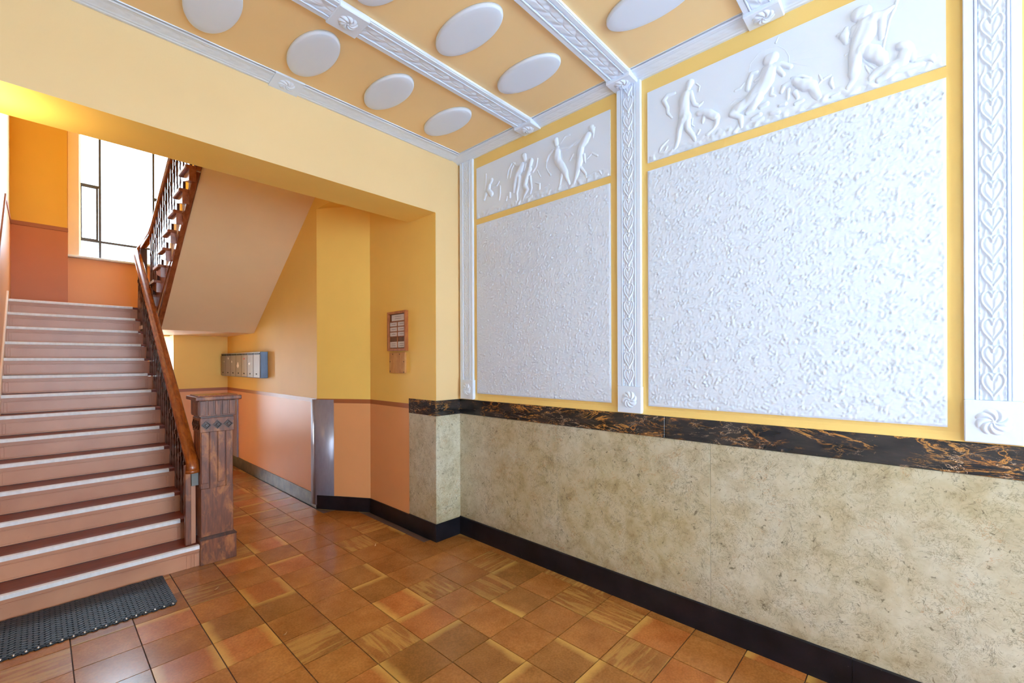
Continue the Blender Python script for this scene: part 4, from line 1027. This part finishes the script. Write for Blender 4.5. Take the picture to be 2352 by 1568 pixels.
for k, fy_, fz, sy_, sz, m in ((5, .45, .27, .05, .035, 'sticker_white'), (4, .75, .22, .035, .03, 'sticker_white'), (3, .6, .17, .10, .07, 'sticker_white'), (1, .6, .19, .085, .04, 'sticker_white'), (2, .5, .26, .06, .02, 'sticker_red'), (6, .3, .22, .03, .02, 'sticker_white')):
    a = MY0 + dw * k + dw * fy_
    bm = bmesh.new()
    pts = [(a + sy_ * 0.5 * math.cos(t) * (1 + 0.25 * math.sin(3 * t + k)), MZ0 + fz + sz * 0.5 * math.sin(t) * (1 + 0.3 * math.cos(2 * t + k))) for t in np.linspace(0, 2 * math.pi, 13)[:-1]]
    add_prism(bm, pts, 'X', MXF - 0.0115, MXF - 0.0095)
    from_bm('sticker', bm, m, mb)

# ---------------------------------------------------------------- notice case and board
nc = empty('notice_case', (XJ, 3.79, 1.70), 'small wooden wall case with white name cards behind glass', 'notice board')
CX = 2.368
CY0, CY1, CZ0, CZ1 = 3.580, 3.902, 1.705, 2.090
boxes('frame', [((CX, CY0, CZ0), (XJ, CY0 + 0.022, CZ1)), ((CX, CY1 - 0.022, CZ0), (XJ, CY1, CZ1)), ((CX + 0.001, CY0 + 0.0215, CZ0), (XJ, CY1 - 0.0215, CZ0 + 0.024)), ((CX + 0.001, CY0 + 0.0215, CZ1 - 0.024), (XJ, CY1 - 0.0215, CZ1))], 'case_wood', nc, 0.002)
box('back', (XJ - 0.012, CY0 + 0.01, CZ0 + 0.01), (XJ, CY1 - 0.01, CZ1 - 0.01), 'case_back', nc)
ym = (CY0 + CY1) / 2
def card(ya, yb, za, zb):
    c = box('card', (XJ - 0.018, ya, za), (XJ - 0.012, yb, zb), 'card_white', nc)
    n = 1 if zb - za < 0.05 else 2
    for k in range(n):
        z = zb - (zb - za) * (k + 1) / (n + 1)
        box('text_line', (XJ - 0.0186, ya + 0.2 * (yb - ya), z - 0.002), (XJ - 0.018, yb - 0.25 * (yb - ya), z + 0.002), 'ink_grey', c)
card(CY0 + 0.045, CY1 - 0.060, 2.000, 2.060)
for r_ in range(3):
    z = 1.952 - r_ * 0.049
    card(CY0 + 0.030, ym - 0.007, z - 0.004, z + 0.034); card(ym + 0.007, CY1 - 0.030, z - 0.004, z + 0.034)
card(CY0 + 0.030, ym - 0.007, 1.738, 1.795); card(ym + 0.007, CY1 - 0.030, 1.738, 1.795)
boxes('divider', [((XJ - 0.0208, ym - 0.003, CZ0 + 0.025), (XJ - 0.012, ym + 0.003, 1.99))] + [((XJ - 0.020, CY0 + 0.02, z - 0.003), (XJ - 0.012, CY1 - 0.02, z + 0.003)) for z in (1.993, 1.942, 1.893, 1.844)], 'case_wood', nc)
nb = box('plywood_board', (XJ - 0.020, 3.613, 1.488), (XJ, 3.885, 1.690), 'plywood', None, 0.002)
tag(nb, 'bare plywood board screwed to the wall under the wooden name case', 'board')
for y, z in ((3.63, 1.50), (3.63, 1.60), (3.868, 1.60), (3.868, 1.505), (3.70, 1.672), (3.82, 1.672)):
    box('screw', (XJ - 0.023, y - 0.005, z - 0.005), (XJ - 0.019, y + 0.005, z + 0.005), 'slot_black', nb, 0.002)

# ---------------------------------------------------------------- door mat
mt = empty('door_mat', (0.1, 3.88, 0), 'black rubber link mat with shiny end studs at the foot of the stairs', 'door mat')
MX0, MX1, MYA, MYB = -0.395, 0.628, 3.612, 4.155
pts = []
n = 22; sw = (MX1 - MX0) / n
for k in range(n):
    a = MX0 + sw * k
    pts += [(a, MYA + 0.004), (a + sw * 0.15, MYA - 0.006), (a + sw * 0.55, MYA - 0.006), (a + sw * 0.7, MYA + 0.004)]
for k in range(n, 0, -1):
    a = MX0 + sw * k
    pts += [(a, MYB - 0.004), (a - sw * 0.15, MYB + 0.004), (a - sw * 0.55, MYB + 0.004), (a - sw * 0.7, MYB - 0.004)]
prism('rubber_sheet', pts, 'Z', 0.0006, 0.008, 'rubber_base', mt)
bm = bmesh.new()
rows = 34; rh = (MYB - MYA - 0.02) / rows
for r_ in range(rows):
    y = MYA + 0.012 + rh * r_
    for k in range(n):
        a = MX0 + sw * (k + (0.5 if r_ % 2 else 0))
        b = a + sw * 0.86
        if b > MX1 - 0.002: b = MX1 - 0.002
        if b - a < 0.01: continue
        add_box(bm, (a + 0.002, y + rh * 0.12, 0.007), (b, y + rh * 0.84, 0.0125 + 0.001 * ((k * 7 + r_ * 3) % 3)))
tag(from_bm('rubber_links', bm, 'rubber', mt), kind='stuff')
for k in range(n):
    bm = bmesh.new()
    bmesh.ops.create_icosphere(bm, subdivisions=2, radius=0.0075)
    c = Vector((MX0 + sw * (k + 0.42), MYA + 0.004, 0.010))
    for v in bm.verts: v.co = Vector((v.co.x, v.co.y, v.co.z * 0.7)) + c
    from_bm('stud', bm, 'rivet_metal', mt, True)

# ---------------------------------------------------------------- small litter on the tiles
def leaf(x, y, rz, L, label):
    bm = bmesh.new(); n = 7; A, B = [], []
    for k in range(n):
        t = k / (n - 1); w = 0.34 * L * math.sin(math.pi * (0.12 + 0.86 * t)) ** 0.8
        z = 0.003 + 0.010 * (t - 0.4) ** 2 * 3
        A.append((t * L - L / 2, -w / 2, z + 0.004)); B.append((t * L - L / 2, w / 2, z + 0.003))
    M_ = [(a[0], 0, a[2] - 0.002) for a in A]
    R = Matrix.Rotation(rz, 3, 'Z')
    mk = lambda p, dz=0: bm.verts.new(R @ Vector((p[0], p[1], p[2] + dz)) + Vector((x, y, 0.0)))
    va = [mk(p) for p in A]; vm = [mk(p) for p in M_]; vb = [mk(p) for p in B]
    for k in range(n - 1):
        bm.faces.new((va[k], va[k + 1], vm[k + 1], vm[k])); bm.faces.new((vm[k], vm[k + 1], vb[k + 1], vb[k]))
    r = bmesh.ops.solidify(bm, geom=list(bm.faces), thickness=0.001)
    o = from_bm('dry_leaf', bm, 'leaf_dry')
    o.location.z = 0.0008
    tag(o, label, 'leaf', 'dry leaf scraps on the tiles')
    sx = box('stalk', (x - 0.012, y - 0.0012, 0.0005), (x + 0.012, y + 0.0012, 0.0025), 'leaf_dry', o)
leaf(0.85, 3.642, 0.5, 0.042, 'curled dry leaf scrap on the tiles between mat and newel post')
leaf(1.99, 3.479, 0.9, 0.032, 'pale leaf scrap on the tiles in the archway')
leaf(0.982, 2.738, 0.2, 0.026, 'tiny pale leaf scrap on open tiles in front of the stairs')

# ---------------------------------------------------------------- lamps (out of the photograph's view)
def globe(name, c, r, label, mount, mat='lamp_glass'):
    lp = empty(name, c, label, 'lamp')
    bm = bmesh.new(); bmesh.ops.create_uvsphere(bm, u_segments=24, v_segments=14, radius=r)
    bmesh.ops.translate(bm, verts=bm.verts, vec=c)
    from_bm('lamp_shade', bm, mat, lp, True)
    box('mount', *mount, 'plaster_white', lp, 0.004)
globe('wall_lamp', (-0.175, 3.36, 2.70), 0.055, 'small round wall lamp on the archway jamb', ((-0.245, 3.31, 2.65), (-0.225, 3.41, 2.75)))
globe('fill_globe', (0.90, -0.80, 2.15), 0.14, 'added white opal globe for fill light, hung unseen from the hall ceiling', ((0.892, -0.808, 2.28), (0.908, -0.792, 3.46)), 'fill_globe_glass')  # added out of view as fill light for ceiling and panels
